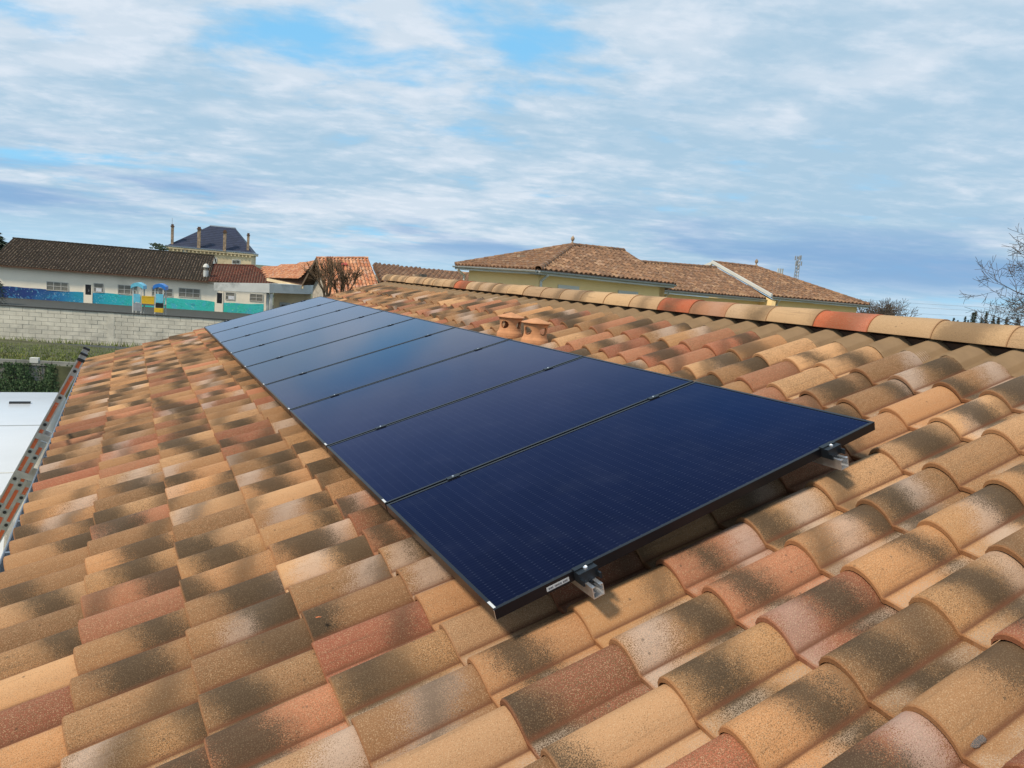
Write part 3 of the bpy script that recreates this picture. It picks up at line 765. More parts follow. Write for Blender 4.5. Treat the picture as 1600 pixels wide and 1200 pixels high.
# ------------------------------------------------------------------ terracotta vents
def clay_vent(u, v, lab, rz, s=1.0):
    base = RP(u, v, -.175)
    t = thing('roof_vent', base, lab, 'roof vent', 'clay vents behind the panels'); t.rotation_euler.z = rz; t.scale = (s * 1.27, s * 1.27, s * 1.10)
    N = 48
    # body of revolution with four round openings, double skinned
    prof = [(.092, 0), (.093, .02), (.090, .040), (.080, .060), (.076, .080), (.075, .105), (.077, .125), (.081, .145), (.086, .160)]
    fine = []
    for (r0, z0), (r1, z1) in zip(prof[:-1], prof[1:]):
        for q in range(6): fine.append((r0 + (r1 - r0) * q / 6, z0 + (z1 - z0) * q / 6))
    fine.append(prof[-1])
    b = MB()
    def hole(a, z):
        a = (a / (2 * math.pi) * 4) % 1.0 - .5
        return ((a * math.pi / 2 * .076) / .032) ** 2 + ((z - .108) / .031) ** 2 < 1
    N = 160
    def P(r, z, k, dr=0): a = 2 * math.pi * k / N; return ((r - dr) * math.cos(a), (r - dr) * math.sin(a), z)
    for j in range(len(fine) - 1):
        (r0, z0), (r1, z1) = fine[j], fine[j + 1]
        for k in range(N):
            def solid(jj, kk):
                if jj < 0 or jj >= len(fine) - 1: return True
                zz = (fine[jj][1] + fine[jj + 1][1]) / 2
                return not hole(2 * math.pi * (kk + .5) / N, zz)
            if not solid(j, k): continue
            T = .010
            b.poly([P(r0, z0, k), P(r0, z0, k + 1), P(r1, z1, k + 1), P(r1, z1, k)])
            b.poly([P(r0, z0, k + 1, T), P(r0, z0, k, T), P(r1, z1, k, T), P(r1, z1, k + 1, T)])
            if not solid(j, k + 1): b.poly([P(r0, z0, k + 1), P(r0, z0, k + 1, T), P(r1, z1, k + 1, T), P(r1, z1, k + 1)])
            if not solid(j, k - 1): b.poly([P(r0, z0, k), P(r1, z1, k), P(r1, z1, k, T), P(r0, z0, k, T)])
            if not solid(j + 1, k): b.poly([P(r1, z1, k), P(r1, z1, k + 1), P(r1, z1, k + 1, T), P(r1, z1, k, T)])
            if not solid(j - 1, k): b.poly([P(r0, z0, k), P(r0, z0, k, T), P(r0, z0, k + 1, T), P(r0, z0, k + 1)])
    put_mesh('body', b.mesh('body', M['vent_clay'], smooth=True), t)
    cp = MB().lathe((0, 0, 0), [(0, .208), (.012, .205), (.03, .198), (.060, .187), (.090, .176), (.0975, .172), (.0985, .167), (.095, .163), (.07, .161), (0, .161)], 48)
    put_mesh('cap', cp.mesh('cap', M['vent_clay'], smooth=True), t)
    # the tile it stands on
    bt = MB(); w2 = .11
    for k in range(8):
        f0, f1 = -1 + k / 4, -1 + (k + 1) / 4
        bt.poly([(w2 * f0, -.13, -.01 - .05 * f0 * f0), (w2 * f1, -.13, -.01 - .05 * f1 * f1), (w2 * f1, .13, -.01 - .05 * f1 * f1 ), (w2 * f0, .13, -.01 - .05 * f0 * f0)])
    return t
clay_vent(3.42, 2.09, 'nearer of the two round terracotta vents, overlapping the other with its conical cap', -.5)
clay_vent(3.93, 2.12, 'farther of the two round terracotta vents, half hidden behind the other one', -.28)

# ------------------------------------------------------------------ ladder leaning on the gutter
LY = 5.0
lt_, lb_ = Vector((-1.300, LY, .108)), Vector((-3.348, LY, ZG + .02))
ld = (lt_ - lb_).normalized(); lo = Vector((ld.z, 0, -ld.x))      # towards the roof, square to the ladder face
lad = thing('ladder', lb_, 'three part aluminium extension ladder with orange stripes leaning on the gutter', 'ladder')
LEN = (lt_ - lb_).length
def lrow(a): return lb_ + ld * a
def section(k, a0, a1):
    off = lo * (.054 * k)
    for sy in (0, .40):
        m_ = MB(); o = Vector((0, sy, 0)) + off
        def C(a, p, q): return lrow(a) + lo * p + o + Vector((0, q, 0))
        def bar(p0, p1, q0, q1): m_.hexa([C(a0, p0, q0), C(a0, p1, q0), C(a0, p1, q1), C(a0, p0, q1), C(a1, p0, q0), C(a1, p1, q0), C(a1, p1, q1), C(a1, p0, q1)])
        bar(-.025, .025, .004, .022); bar(-.025, -.018, -.004, .0038); bar(.018, .025, -.004, .0038)
        st = put('stile', m_, M['alu'], lad)
        if sy == 0:
            n_ = int((a1 - a0) / .245); lb2 = MB()
            for q in range(n_ + 1):
                c0 = a1 - .145 - q * .245 + .03; c1 = c0 + .245 - .075
                if c1 > a1 - .04: c1 = a1 - .05
                if c0 < a0: continue
                lb2.hexa([C(c0, -.013, .002), C(c0, .013, .002), C(c0, .013, .0038), C(c0, -.013, .0038), C(c1, -.013, .002), C(c1, .013, .002), C(c1, .013, .0038), C(c1, -.013, .0038)])
            put('orange_stripe', lb2, M['orange'], st)
            for q in range(n_ + 1):
                a = a1 - .145 - q * .245
                if a > a0 + .05:
                    put('rung_plug', MB().tube(C(a, 0, -.002), C(a, 0, .0035), .013, n=12), M['black'], st)
        if k == 0:
            put('end_cap', MB().hexa([C(a1 + .001, -.028, -.006), C(a1 + .001, .028, -.006), C(a1 + .001, .028, .024), C(a1 + .001, -.028, .024), C(a1 + .02, -.028, -.006), C(a1 + .02, .028, -.006), C(a1 + .02, .028, .024), C(a1 + .02, -.028, .024)]), M['black'], lad)
            put('end_cap', MB().hexa([C(a1 - .055, -.028, -.006), C(a1 - .055, .028, -.006), C(a1 - .055, .028, .0035), C(a1 - .055, -.028, .0035), C(a1 - .03, -.028, -.006), C(a1 - .03, .028, -.006), C(a1 - .03, .028, .0035), C(a1 - .03, -.028, .0035)]), M['black'], lad)
    a = a1 - .145
    while a > a0 + .1:
        put('rung', MB().tube(lrow(a) + off + Vector((0, .0225, 0)), lrow(a) + off + Vector((0, .3975, 0)), .014, n=8), M['alu'], lad); a -= .245
section(0, LEN - 2.6, LEN); section(1, 1.3, LEN - .77); section(2, 0.0, LEN - 1.11)
for a in (LEN - 1.10, LEN - .76):
    k = 3 if a < LEN - 1 else 2
    put('guide_bracket', MB().hexa([lrow(a) + lo * -.028 + Vector((0, -.010, 0)), lrow(a) + lo * (.054 * (k - 1) + .028) + Vector((0, -.010, 0)), lrow(a) + lo * (.054 * (k - 1) + .028) + Vector((0, -.0045, 0)), lrow(a) + lo * -.028 + Vector((0, -.0045, 0)),
        lrow(a + .05) + lo * -.028 + Vector((0, -.010, 0)), lrow(a + .05) + lo * (.054 * (k - 1) + .028) + Vector((0, -.010, 0)), lrow(a + .05) + lo * (.054 * (k - 1) + .028) + Vector((0, -.0045, 0)), lrow(a + .05) + lo * -.028 + Vector((0, -.0045, 0))]), M['alu'], lad)

# ------------------------------------------------------------------ van parked beside the house
def rounded_prism(mb, outline, y0, y1, bev=.12):
    """outline: (x, z) ring; ends drawn in a little for soft corners"""
    cx = sum(p[0] for p in outline) / len(outline); cz = sum(p[1] for p in outline) / len(outline)
    rings = []
    for y, k in ((y0, .97), (y0 + bev * .4, .99), (y0 + bev, 1), (y1 - bev, 1), (y1 - bev * .4, .99), (y1, .97)):
        rings.append([Vector((cx + (p[0] - cx) * k, y, cz + (p[1] - cz) * k)) for p in outline])
    n = len(outline)
    for A, B in zip(rings[:-1], rings[1:]):
        for i in range(n): mb.poly([A[i], A[(i + 1) % n], B[(i + 1) % n], B[i]])
    mb.poly(rings[0][::-1]); mb.poly(rings[-1])
VZ = -1.70
van = thing('van', (-3.1, 9.9, ZG), 'white high roofed van parked on the yard below the eave and the ladder', 'van')
ring = [(-4.10, ZG + .35), (-1.98, ZG + .35), (-1.94, ZG + .9), (-1.96, VZ - .35), (-1.98, VZ - .10), (-2.03, VZ - .025), (-2.12, VZ), (-3.6, VZ), (-3.92, VZ - .02), (-4.04, VZ - .10), (-4.10, VZ - .35), (-4.15, ZG + .9)]
b = MB(); rounded_prism(b, ring, 7.3, 13.75, .06); put('body', b, M['van_white'], van, smooth=True)
b = MB(); cab = [(6.0, ZG + .35), (6.0, ZG + 1.05), (6.35, ZG + 1.25), (7.05, VZ - .55), (7.36, VZ - .15), (7.36, ZG + .35)]
b.prism([(-2.12, y, z) for y, z in cab], (-1.96, 0, 0)); put('cab', b, M['van_white'], van)
b = MB().prism([(-2.2, 6.37, ZG + 1.30), (-2.2, 7.02, VZ - .60), (-4.0, 7.02, VZ - .60), (-4.0, 6.37, ZG + 1.30)], (0, -.02, .012)); put('windscreen', b, M['window_dark'], van)
for y in (10.78, 8.12):
    put('roof_seam', MB().box(-4.0, -2.1, y - .012, y + .012, VZ + .001, VZ + .006), M['gutter'] if y > 9 else M['trim_white'], van)
put('roof_marker', MB().box(-2.72, -2.42, 12.55, 12.62, VZ + .001, VZ + .03), M['black'], van)
for x in (-2.25, -3.95):
    for y in (7.0, 12.3):
        wh = MB().tube((x - .11, y, ZG + .35), (x + .11, y, ZG + .35), .35, n=24)
        wo_ = put('wheel', wh, M['black'], van, smooth=True)
        put('rim', MB().tube((x - .115, y, ZG + .35), (x + .115, y, ZG + .35), .2, n=16), M['steel'], wo_)
for x in (-2.35, -3.85): put('headlight', MB().box(x - .15, x + .15, 5.985, 5.998, ZG + .75, ZG + .95), M['trim_white'], van)

# ------------------------------------------------------------------ walls of the next plot
QX = (RH * 1 + FH * .30).normalized()
def block_wall(name, label, p0, length, z0, z1, bl, bh, mat, gap=.012, thick=.2, nearside=None, cap=True, skip=None):
    wl = Wall(p0, QX)
    t = thing(name, wl.W(length / 2, z0, -.1), label, 'wall')
    put('mortar_core', wl.box(MB(), 0, length, z0, z1 - .02, -thick + .006, -.010), M['mortar'], t)
    me = []
    for v in range(3):
        o_ = [random.uniform(-.002, .003) for _ in range(8)]
        b_ = MB().hexa([(0 + o_[0], -.03, 0), (bl - gap, -.03, 0), (bl - gap, .08, 0), (0, .08, 0), (0, -.03, bh - gap), (bl - gap + o_[1], -.03, bh - gap + o_[2]), (bl - gap, .08, bh - gap), (0, .08, bh - gap)])
        me.append(b_.mesh('block', mat))
    ang = math.atan2(wl.d.y, wl.d.x); n = 0; rowi = 0; z = z0; rest = MB()
    cells = []
    while z < z1 - .03:
        l = -(bl / 2 if rowi % 2 else 0)
        while l < length - .05:
            cells.append((l, z)); l += bl
        z += bh; rowi += 1
    cells.sort(key=lambda c: (c[0] - length * .45) ** 2)
    for i, (l, z) in enumerate(cells):
        pos = wl.W(l, z, random.uniform(-.008, .004) - .03)
        if i < 300:
            o = put_mesh('block', random.choice(me), t, mat4=Matrix.Translation(pos - Vector(t.location)) @ Matrix.Rotation(ang, 4, 'Z') @ Matrix.Rotation(random.uniform(-.006, .006), 4, 'Y'))
        else:
            rest.hexa([wl.W(l, z, -.02), wl.W(l + bl - gap, z, -.02), wl.W(l + bl - gap, z, -.1), wl.W(l, z, -.1),
                       wl.W(l, z + bh - gap, -.02), wl.W(l + bl - gap, z + bh - gap, -.02), wl.W(l + bl - gap, z + bh - gap, -.1), wl.W(l, z + bh - gap, -.1)])
    if rest.v: put('blocks', rest, mat, t, kind='stuff')
    if cap: put('coping', wl.box(MB(), -.02, length, z1 + .002, z1 + .05, -thick - .03, .04), M['block_dark'], t)
    return t, wl
bw, bwl = block_wall('block_wall', 'long pale grey concrete block wall between the grass strip and the playground', S(-23.5, 27.0, 0), 18.0, -2.85, -1.50, .44, .168, M['block'], cap=False)
put('coping', bwl.box(MB(), 0, 18, -1.495, -1.455, -.23, .03), M['asphalt'], bw)
# two slightly proud piers
for l in (7.3, 13.2): put('pier', bwl.box(MB(), l - .12, l + .12, -2.85, -1.50, -.02, .006), M['block'], bw)
rwt, rwl = block_wall('retaining_wall', 'grey block retaining wall overgrown with ivy behind the white van', S(-20.0, 21.5, 0), 17.0, ZG, -2.88, .5, .198, M['block_dark'])

# ivy over the retaining wall
iv = MB(); st = MB(); ri = random.Random(4)
def ivy_density(l, z):
    x = l; t_ = (z - ZG) / (-2.85 - ZG)
    cols = [(3.2, .4), (4.02, .17), (4.5, .24), (5.22, .20), (5.95, .10), (6.8, .2)]
    d = 0
    for c, wv in cols: d = max(d, 1 - abs(x - c - .07 * math.sin(z * 4 + c * 5)) / (wv * (1.0 + .5 * (1 - t_))))
    if t_ < .66: d = max(d, 1.0 - abs(x - 4.4) / 1.9)
    return d
n_ = 0
while n_ < 15000:
    l = ri.uniform(2.4, 8.0); z = ri.uniform(ZG, -2.80)
    dd = ivy_density(l, z) + ri.uniform(-.25, .15)
    if dd < .10: n_ += .1; continue
    n_ += 1
    c = rwl.W(l, z, .02 + ri.random() * .22 * min(1, dd + .2)); s_ = ri.uniform(.025, .06)
    a = rwl.d * math.cos(ri.uniform(-1, 1)) + rwl.n * ri.uniform(-.6, .6); a.normalize()
    b_ = Vector((ri.uniform(-.4, .4), ri.uniform(-.4, .4), -1)).normalized()
    iv.poly([c - a * s_ * .5, c + b_ * s_ * .5 - a * s_ * .2, c + b_ * s_ * 1.0, c + a * s_ * .5, c - b_ * s_ * .3])
ivt = thing('ivy', rwl.W(4.2, ZG, .05), 'dark green ivy climbing up the retaining wall behind the van', 'ivy')
put('leaves', iv, M['ivy'], ivt, kind='stuff')
for c in (2.5, 3.3, 3.8, 5.1, 5.6, 6.3):
    p = rwl.W(c, ZG, .03)
    for q in range(7):
        p2 = rwl.W(c + ri.uniform(-.25, .25), ZG + (q + 1) * .2, .03); st.tube(p, p2, .012, n=5, caps=False); p = p2
put('stems', st, M['bark'], ivt)

# grass on the terrace
gr_ = MB(); rg = random.Random(9)
for i in range(20000):
    l = rg.uniform(0, 17); o_ = -rg.uniform(.22, 5.0); c = rwl.W(l, -2.86, o_ if o_ < -.3 else -.25)
    hgt = rg.uniform(.04, .11) * (1.9 if rg.random() < .04 else 1); a = rg.uniform(0, 6.28); wd = .022
    dv = Vector((math.cos(a), math.sin(a), 0)) * wd
    gr_.poly([c - dv, c + dv, c + Vector((rg.uniform(-.04, .04), rg.uniform(-.04, .04), hgt))])
for i in range(900):
    l = rg.uniform(0, 17.5); c = bwl.W(l, -2.84, rg.uniform(.02, .3)); hgt = rg.uniform(.10, .26); dv = bwl.d * .012
    gr_.poly([c - dv, c + dv, c + Vector((rg.uniform(-.1, .1), rg.uniform(-.1, .1), hgt))])
go_ = put('grass', gr_, M['grass'], kind='stuff'); go_['label'] = 'rough grass on the strip between the two walls'; go_['category'] = 'grass'
# small white box on the coping
q = at(53, 543, 22.6)
l_, _ = rwl.lz(53, 543)
bx = thing('floodlight', rwl.W(l_, -2.83, -.05), 'small white box shaped lamp standing on top of the ivy covered wall', 'lamp')
put('housing', rwl.box(MB(), l_ - .12, l_ + .12, -2.80, -2.64, -.16, .02), M['trim_white'], bx)
put('bracket', rwl.box(MB(), l_ - .03, l_ + .03, -2.829, -2.801, -.12, -.04), M['steel'], bx)

# ------------------------------------------------------------------ school building with the sea mural
FW = Wall(S(-47.0, 65.0, 0), QX); DNV = FW.n
ZE = -1.12
school = thing('school_building', FW.W(9, ZG, -3), 'long low cream building with dark mossy tiled roof and blue green sea mural', 'building')
put('wall', FW.box(MB(), -.7, 17.3, ZG, ZE, -6, 0), M['plaster_white'], school)
def rect(x0, y0, x1, y1, wl=None):
    wl = wl or FW; a = wl.lz(x0, y0); b = wl.lz(x1, y1); return min(a[0], b[0]), max(a[0], b[0]), min(a[1], b[1]), max(a[1], b[1])
def window(x0, y0, x1, y1, parent, cols_, rows_, wl=None, glass='shutter_grey', fr='frame_pale'):
    wl = wl or FW; ym = (y0 + y1) / 2; xm = (x0 + x1) / 2
    l0 = wl.lz(x0, ym)[0]; l1 = wl.lz(x1, ym)[0]; z1 = wl.lz(xm, y0)[1]; z0 = wl.lz(xm, y1)[1]
    t = .06; mb = MB()
    wl.box(mb, l0, l0 + t, z0, z1, .004, .05); wl.box(mb, l1 - t, l1, z0, z1, .004, .05)
    wl.box(mb, l0 + t + .001, l1 - t - .001, z1 - t, z1, .004, .05); wl.box(mb, l0 + t + .001, l1 - t - .001, z0, z0 + t, .004, .05)
    for c in range(1, cols_): l = l0 + (l1 - l0) * c / cols_; wl.box(mb, l - .03, l + .03, z0 + t, z1 - t, .0045, .046)
    for r_ in range(1, rows_): z = z0 + (z1 - z0) * r_ / rows_; wl.box(mb, l0 + t, l1 - t, z - .025, z + .025, .005, .042)
    f = put('window', mb, M[fr], parent, origin=wl.W((l0 + l1) / 2, z0, 0))
    for c in range(cols_):
        for r_ in range(rows_):
            a = l0 + (l1 - l0) * c / cols_; b = l0 + (l1 - l0) * (c + 1) / cols_; e = z0 + (z1 - z0) * r_ / rows_; g_ = z0 + (z1 - z0) * (r_ + 1) / rows_
            put('pane', wl.box(MB(), a + .02, b - .02, e + .02, g_ - .02, .002, .018), M[glass], f)
    return f
def door(x0, x1, yt, yb, parent, wl=None):
    wl = wl or FW; l0 = wl.lz(x0, yt)[0]; l1 = wl.lz(x1, yt)[0]; z1 = wl.lz((x0 + x1) / 2, yt)[1]; z0 = ZG + .12
    zm = z0 + (z1 - z0) * .48
    d = put('door', wl.box(MB(), l0, l1, z0, z1, .004, .05), M['plaster_white'], parent, origin=wl.W(l0, z0, 0))
    put('door_glass', wl.box(MB(), l0 + .14, l1 - .1, zm, z1 - .1, .051, .058), M['black'], d)
    put('notice', wl.box(MB(), l0 + .42, l1 - .28, zm + .28, z1 - .55, .059, .062), M['paper'], d)
window(72.5, 440.5, 107, 454.5, school, 3, 2)
window(146.5, 442.5, 162, 457, school, 1, 2); door(131, 144.5, 443, 477, school)
window(184, 445.5, 215, 460, school, 3, 2); window(237, 450, 270, 463, school, 3, 2); window(279, 450.5, 313, 465, school, 3, 2)
door(337, 349, 456, 486, school)
window(352, 456.5, 367, 468.5, school, 1, 2); window(390, 459, 411, 471, school, 2, 2)
# poster in the side light of each door
for x0, y0, x1, y1 in ((150, 450, 159, 456), (357, 462, 366, 468)):
    a = rect(x0, y0, x1, y1); put('notice', FW.box(MB(), a[0], a[1], a[2], a[3], .052, .056), M['paper'], school)
def mural(x0, x1):
    l0 = FW.lz(x0, 450)[0]; l1 = FW.lz(x1, 450)[0]
    mb = MB(); n = 18
    for i in range(n):
        a = l0 + (l1 - l0) * i / n; b = l0 + (l1 - l0) * (i + 1) / n
        zt = lambda l: -3.02 + .05 * math.sin(l * .9) + .03 * math.sin(l * 2.3)
        mb.hexa([FW.W(a, -4.06, .012), FW.W(b, -4.06, .012), FW.W(b, -4.06, .002), FW.W(a, -4.06, .002), FW.W(a, zt(a), .012), FW.W(b, zt(b), .012), FW.W(b, zt(b), .002), FW.W(a, zt(a), .002)])
    put('mural', mb, M['mural'], school, origin=FW.W(0, ZG, 0))
    put('skirting', FW.box(MB(), l0, l1, -4.16, -4.062, .002, .02), M['trim_white'], school)
mural(-25, 130.5); mural(145, 336); mural(350, 413)
# dark roof
e0, e1 = FW.W(-.9, ZE, .45), FW.W(17.6, ZE, .45); r0, r1 = FW.W(-.9, 1.39, -5.9), FW.W(17.3, 1.39, -5.9)
b0, b1 = FW.W(-.9, ZE, -12.2), FW.W(17.6, ZE, -12.2)
rf = put('roof', MB().prism([e0, e1, r1, r0], (0, 0, -.10)).prism([r0, r1, b1, b0], (0, 0, -.10)), M['dark_wood'], school)
tile_field('roof_tiles', rf, [e0, e1, r1, r0], (e1 - e0), (r0 - e0), MT_DARK, pitch=.26, gauge=.40, r=.07, seg=4)
ridge_run(rf, r0, r1, MT_DARK, r=.13)
put('gable', MB().prism([FW.W(17.28, ZE, 0), FW.W(17.28, 1.25, -5.9), FW.W(17.28, ZE, -12)], FW.d * -.2), M['plaster_white'], school)
put('gable', MB().prism([FW.W(-.5, ZE, 0), FW.W(-.5, 1.25, -5.9), FW.W(-.5, ZE, -12)], FW.d * -.2), M['plaster_white'], school)
put('gutter', FW.box(MB(), -.9, 17.5, ZE - .12, ZE - .02, .46, .56), M['dark_wood'], school)
# metal cowl on the roof
lc, zc_ = FW.lz(312.5, 424)
ck = e0 + (r0 - e0) * .18; ccp = FW.W(FW.lz(312.5, 424)[0] + .45, ZE + .46, -.7)
cw = thing('roof_cowl', ccp, 'small pale metal ventilation cowl with a domed cap on the dark mossy roof', 'chimney')
put('stack', MB().tube(ccp + Vector((0, 0, -.1)), ccp + Vector((0, 0, .55)), .24, n=12), M['concrete_white'], cw)
put('louvre', MB().tube(ccp + Vector((0, 0, .56)), ccp + Vector((0, 0, .85)), .19, n=12), M['shutter_grey'], cw)
put('cap', MB().lathe(ccp, [(0, 1.22), (.12, 1.18), (.24, 1.05), (.30, .86), (0, .86)], 14), M['trim_white'], cw)

def zz(p, z): return Vector((p.x, p.y, z))
# annex with the red roof, white fascia and open canopy
annex = thing('annex', FW.W(21, ZG, -3), 'cream annex with a dark red hipped roof and weathered white concrete canopy', 'building')
put('wall', FW.box(MB(), 17.305, FW.lz(416, 470)[0], ZG, -1.3, -6, -.004), M['plaster_white'], annex)
la = FW.lz(335, 447)[0]
# red roof: low hip
a0 = at(333, 441, 67.5); a1 = at(424, 443.5, 67.5)
z_ = -1.15
a0 = FW.W(17.5, -1.08, .35); a1 = FW.W(FW.lz(432, 450)[0], -1.0, .35)
t0 = at(328, 413.5, 74.0); t1 = at(396, 415, 76.0); t2 = at(452, 442, 73)
rfo = put('roof', MB().prism([a0, a1, t1, t0], (0, 0, -.1)).prism([a1, t2, t1], (0, 0, -.1)), M['dark_wood'], annex)
tile_field('roof_tiles', rfo, [a0, a1, t1, t0], (a1 - a0), (t0 - a0), MT_RED, pitch=.26, gauge=.40, r=.07, seg=4)
tile_field('roof_tiles', rfo, [a1, t2, t1], (t2 - a1), (t1 - a1), MT_RED, pitch=.26, gauge=.40, r=.07, seg=4)
ridge_run(rfo, t0, t1, MT_RED, r=.12); ridge_run(rfo, a1, t1, MT_RED, r=.11)
# canopy slab: front face and right hand side face
ct = [at(334, 441.5, 58), at(421, 443, 58), at(480, 446, 61)]; cb = [at(334, 453.5, 58), at(421, 457.5, 58), at(480, 459.5, 61)]
bk = FH * 5.5
can = MB().hexa([cb[0], cb[1], cb[1] + bk, cb[0] + bk, ct[0], ct[1], ct[1] + bk, ct[0] + bk])
can.hexa([cb[1] + RH * .003, cb[2], cb[2] + bk, cb[1] + bk + RH * .003, ct[1] + RH * .003, ct[2], ct[2] + bk, ct[1] + bk + RH * .003])
put('canopy', can, M['concrete_white'], annex)
zb_ = cb[1].z
# posts and the shaded wall with doors below the canopy
for px_ in (423.5, 418):
    p = at(px_, 470, 58.4 if px_ > 420 else 58.7); put('post', MB().box(p.x - .1, p.x + .1, p.y - .1, p.y + .1, ZG, zb_ - .002), M['concrete_white'], annex)
bwall = Wall(at(429, 470, 61.0), (at(484, 470, 63.0) - at(429, 470, 61.0)))
put('back_wall', bwall.box(MB(), 0, 3.2, ZG, zb_ - .01, -.2, 0), M['cream_stone'], annex)
for k in range(3):
    dd = put('door', bwall.box(MB(), .45 + k * 1.15, 1.35 + k * 1.15, ZG + .1, -2.1, .002, .05), M['bark'] if k else M['concrete_white'], annex)
    put('door_glass', bwall.box(MB(), .60 + k * 1.15, 1.2 + k * 1.15, ZG + 1.2, -2.3, .051, .058), M['window_dark'], dd)

# ------------------------------------------------------------------ play towers
playset = thing('play_towers', zz(at(235, 487, 45), -4.0), 'playground unit with one blue capped and one cyan capped tower and yellow rails', 'play equipment')
pw = Wall(zz(at(200, 480, 44.5), 0), QX)
def pr(x0, y0, x1, y1): return rect(x0, y0, x1, y1, pw)
for (xa, xb, yt, colr) in ((207.5, 221.5, 441.5, 'play_cyan'), (242, 256, 443, 'play_blue')):
    l0, l1, zb2, zt2 = pr(xa, yt + 8, xb, yt)
    for l in (l0 + .02, l1 - .02):
        for o_ in (0, -.9): put('post', pw.box(MB(), l - .035, l + .035, -4.0, zb2 + .05, o_ - .035, o_ + .035), M['trim_white'], playset)
    n = 10; mb = MB()
    for k in range(n):
        f0, f1 = k / n, (k + 1) / n
        A = lambda f, o_: pw.W(l0 - .1 + (l1 - l0 + .2) * f, zb2 + .08 + (zt2 - zb2) * math.sin(math.pi * (.18 + .64 * f)) * 1.0 - (zt2 - zb2) * .3, o_)
        mb.hexa([A(f0, .1) - Vector((0, 0, .22)), A(f1, .1) - Vector((0, 0, .22)), A(f1, -1.0) - Vector((0, 0, .22)), A(f0, -1.0) - Vector((0, 0, .22)), A(f0, .1), A(f1, .1), A(f1, -1.0), A(f0, -1.0)])
    put('roof', mb, M[colr], playset)
a = pr(209, 459, 219, 472); put('side_panel', pw.box(MB(), a[0], a[1], a[2], a[3], .04, .07), M['play_cyan'], playset)
a = pr(209, 474, 220, 486); put('climbing_net', pw.box(MB(), a[0], a[1], a[2], a[3], .04, .05), M['steel'], playset)
a = pr(244, 459, 255, 473); put('side_panel', pw.box(MB(), a[0], a[1], a[2], a[3], .04, .07), M['play_cyan'], playset)
a = pr(244, 473, 255, 481); put('step', pw.box(MB(), a[0], a[1], a[2], a[3], .04, .12), M['black'], playset)
a = pr(243, 481, 256, 488); put('slide_foot', pw.box(MB(), a[0], a[1], a[2], a[3], .04, .4), M['play_yellow'], playset)
a = pr(256, 486, 263, 490); put('mat', pw.box(MB(), a[0], a[1], -3.99, -3.94, -.3, .5), M['play_red'], playset)
a = pr(222, 463.5, 241, 474)
nb = 9
for k in range(nb):
    l = a[0] + (a[1] - a[0]) * (k + .5) / nb; put('rail_bar', pw.box(MB(), l - .055, l + .035, a[2], a[3], 0, .05), M['play_yellow'], playset)
put('rail', pw.box(MB(), a[0], a[1], a[3], a[3] + .06, 0, .06), M['play_yellow'], playset); put('rail', pw.box(MB(), a[0], a[1], a[2] - .06, a[2], 0, .06), M['play_yellow'], playset)
put('deck', pw.box(MB(), a[0] - .5, a[1] + .5, a[2] - .16, a[2] - .07, -.9, -.02), M['steel'], playset)

# ------------------------------------------------------------------ manor house
DW = Wall(S(-.48 * 112, 112, 0), QX)
DW = Wall(zz(at(263, 390, 112), 0), QX)
manor = thing('manor_house', DW.W(7, ZG, -6), 'cream stone manor house with a steep dark slate roof and tall brick chimneys', 'building')
lw = DW.lz(393, 400)[0]; zc2 = DW.lz(300, 387)[1] - .1
dp = 11.0
put('wall', DW.box(MB(), 0, lw, ZG, zc2 - .3, -dp, 0), M['cream_stone'], manor)
put('cornice', DW.box(MB(), -.35, lw + .35, zc2 - .29, zc2 - .02, -dp - .3, .35), M['cream_stone'], manor)
for k in range(22):
    l = .2 + (lw - .4) * k / 21; put('corbel', DW.box(MB(), l - .10, l + .10, zc2 - .62, zc2 - .295, .005, .28), M['cream_stone'], manor)
put('gutter', DW.box(MB(), -.4, lw + .4, zc2 - .015, zc2 + .17, -dp - .35, .42), M['zinc'], manor)
la_, za_ = DW.lz(311, 356); lb_2 = DW.lz(349, 359)[0]
ztop = 6.35
k_ = 1.0
hb = [DW.W(-.1, zc2 + .18, .1), DW.W(lw + .1, zc2 + .18, .1), DW.W(lw + .1, zc2 + .18, -dp - .1), DW.W(-.1, zc2 + .18, -dp - .1)]
l0t, l1t = la_ * 1.0 + .2, lb_2 - .1
def rel(x): return DW.lz(x, 370)[0]
tp = [DW.W(rel(309) + 1.2, ztop, -4.2), DW.W(rel(349) + 1.3, ztop, -4.2), DW.W(rel(349) + 1.3, ztop, -6.2), DW.W(rel(309) + 1.2, ztop, -6.2)]
rb = MB()
for i in range(4): j = (i + 1) % 4; rb.poly([hb[i], hb[j], tp[j], tp[i]])
rb.poly(tp)
mr = put('roof', rb, M['slate'], manor)
put('ridge_cap', MB().hexa([tp[0] + Vector((0, 0, -.02)) + DW.n * .1, tp[1] + Vector((0, 0, -.02)) + DW.n * .1, tp[2] + Vector((0, 0, -.02)), tp[3] + Vector((0, 0, -.02))] + [p + Vector((0, 0, .16)) for p in tp]), M['zinc'], mr)
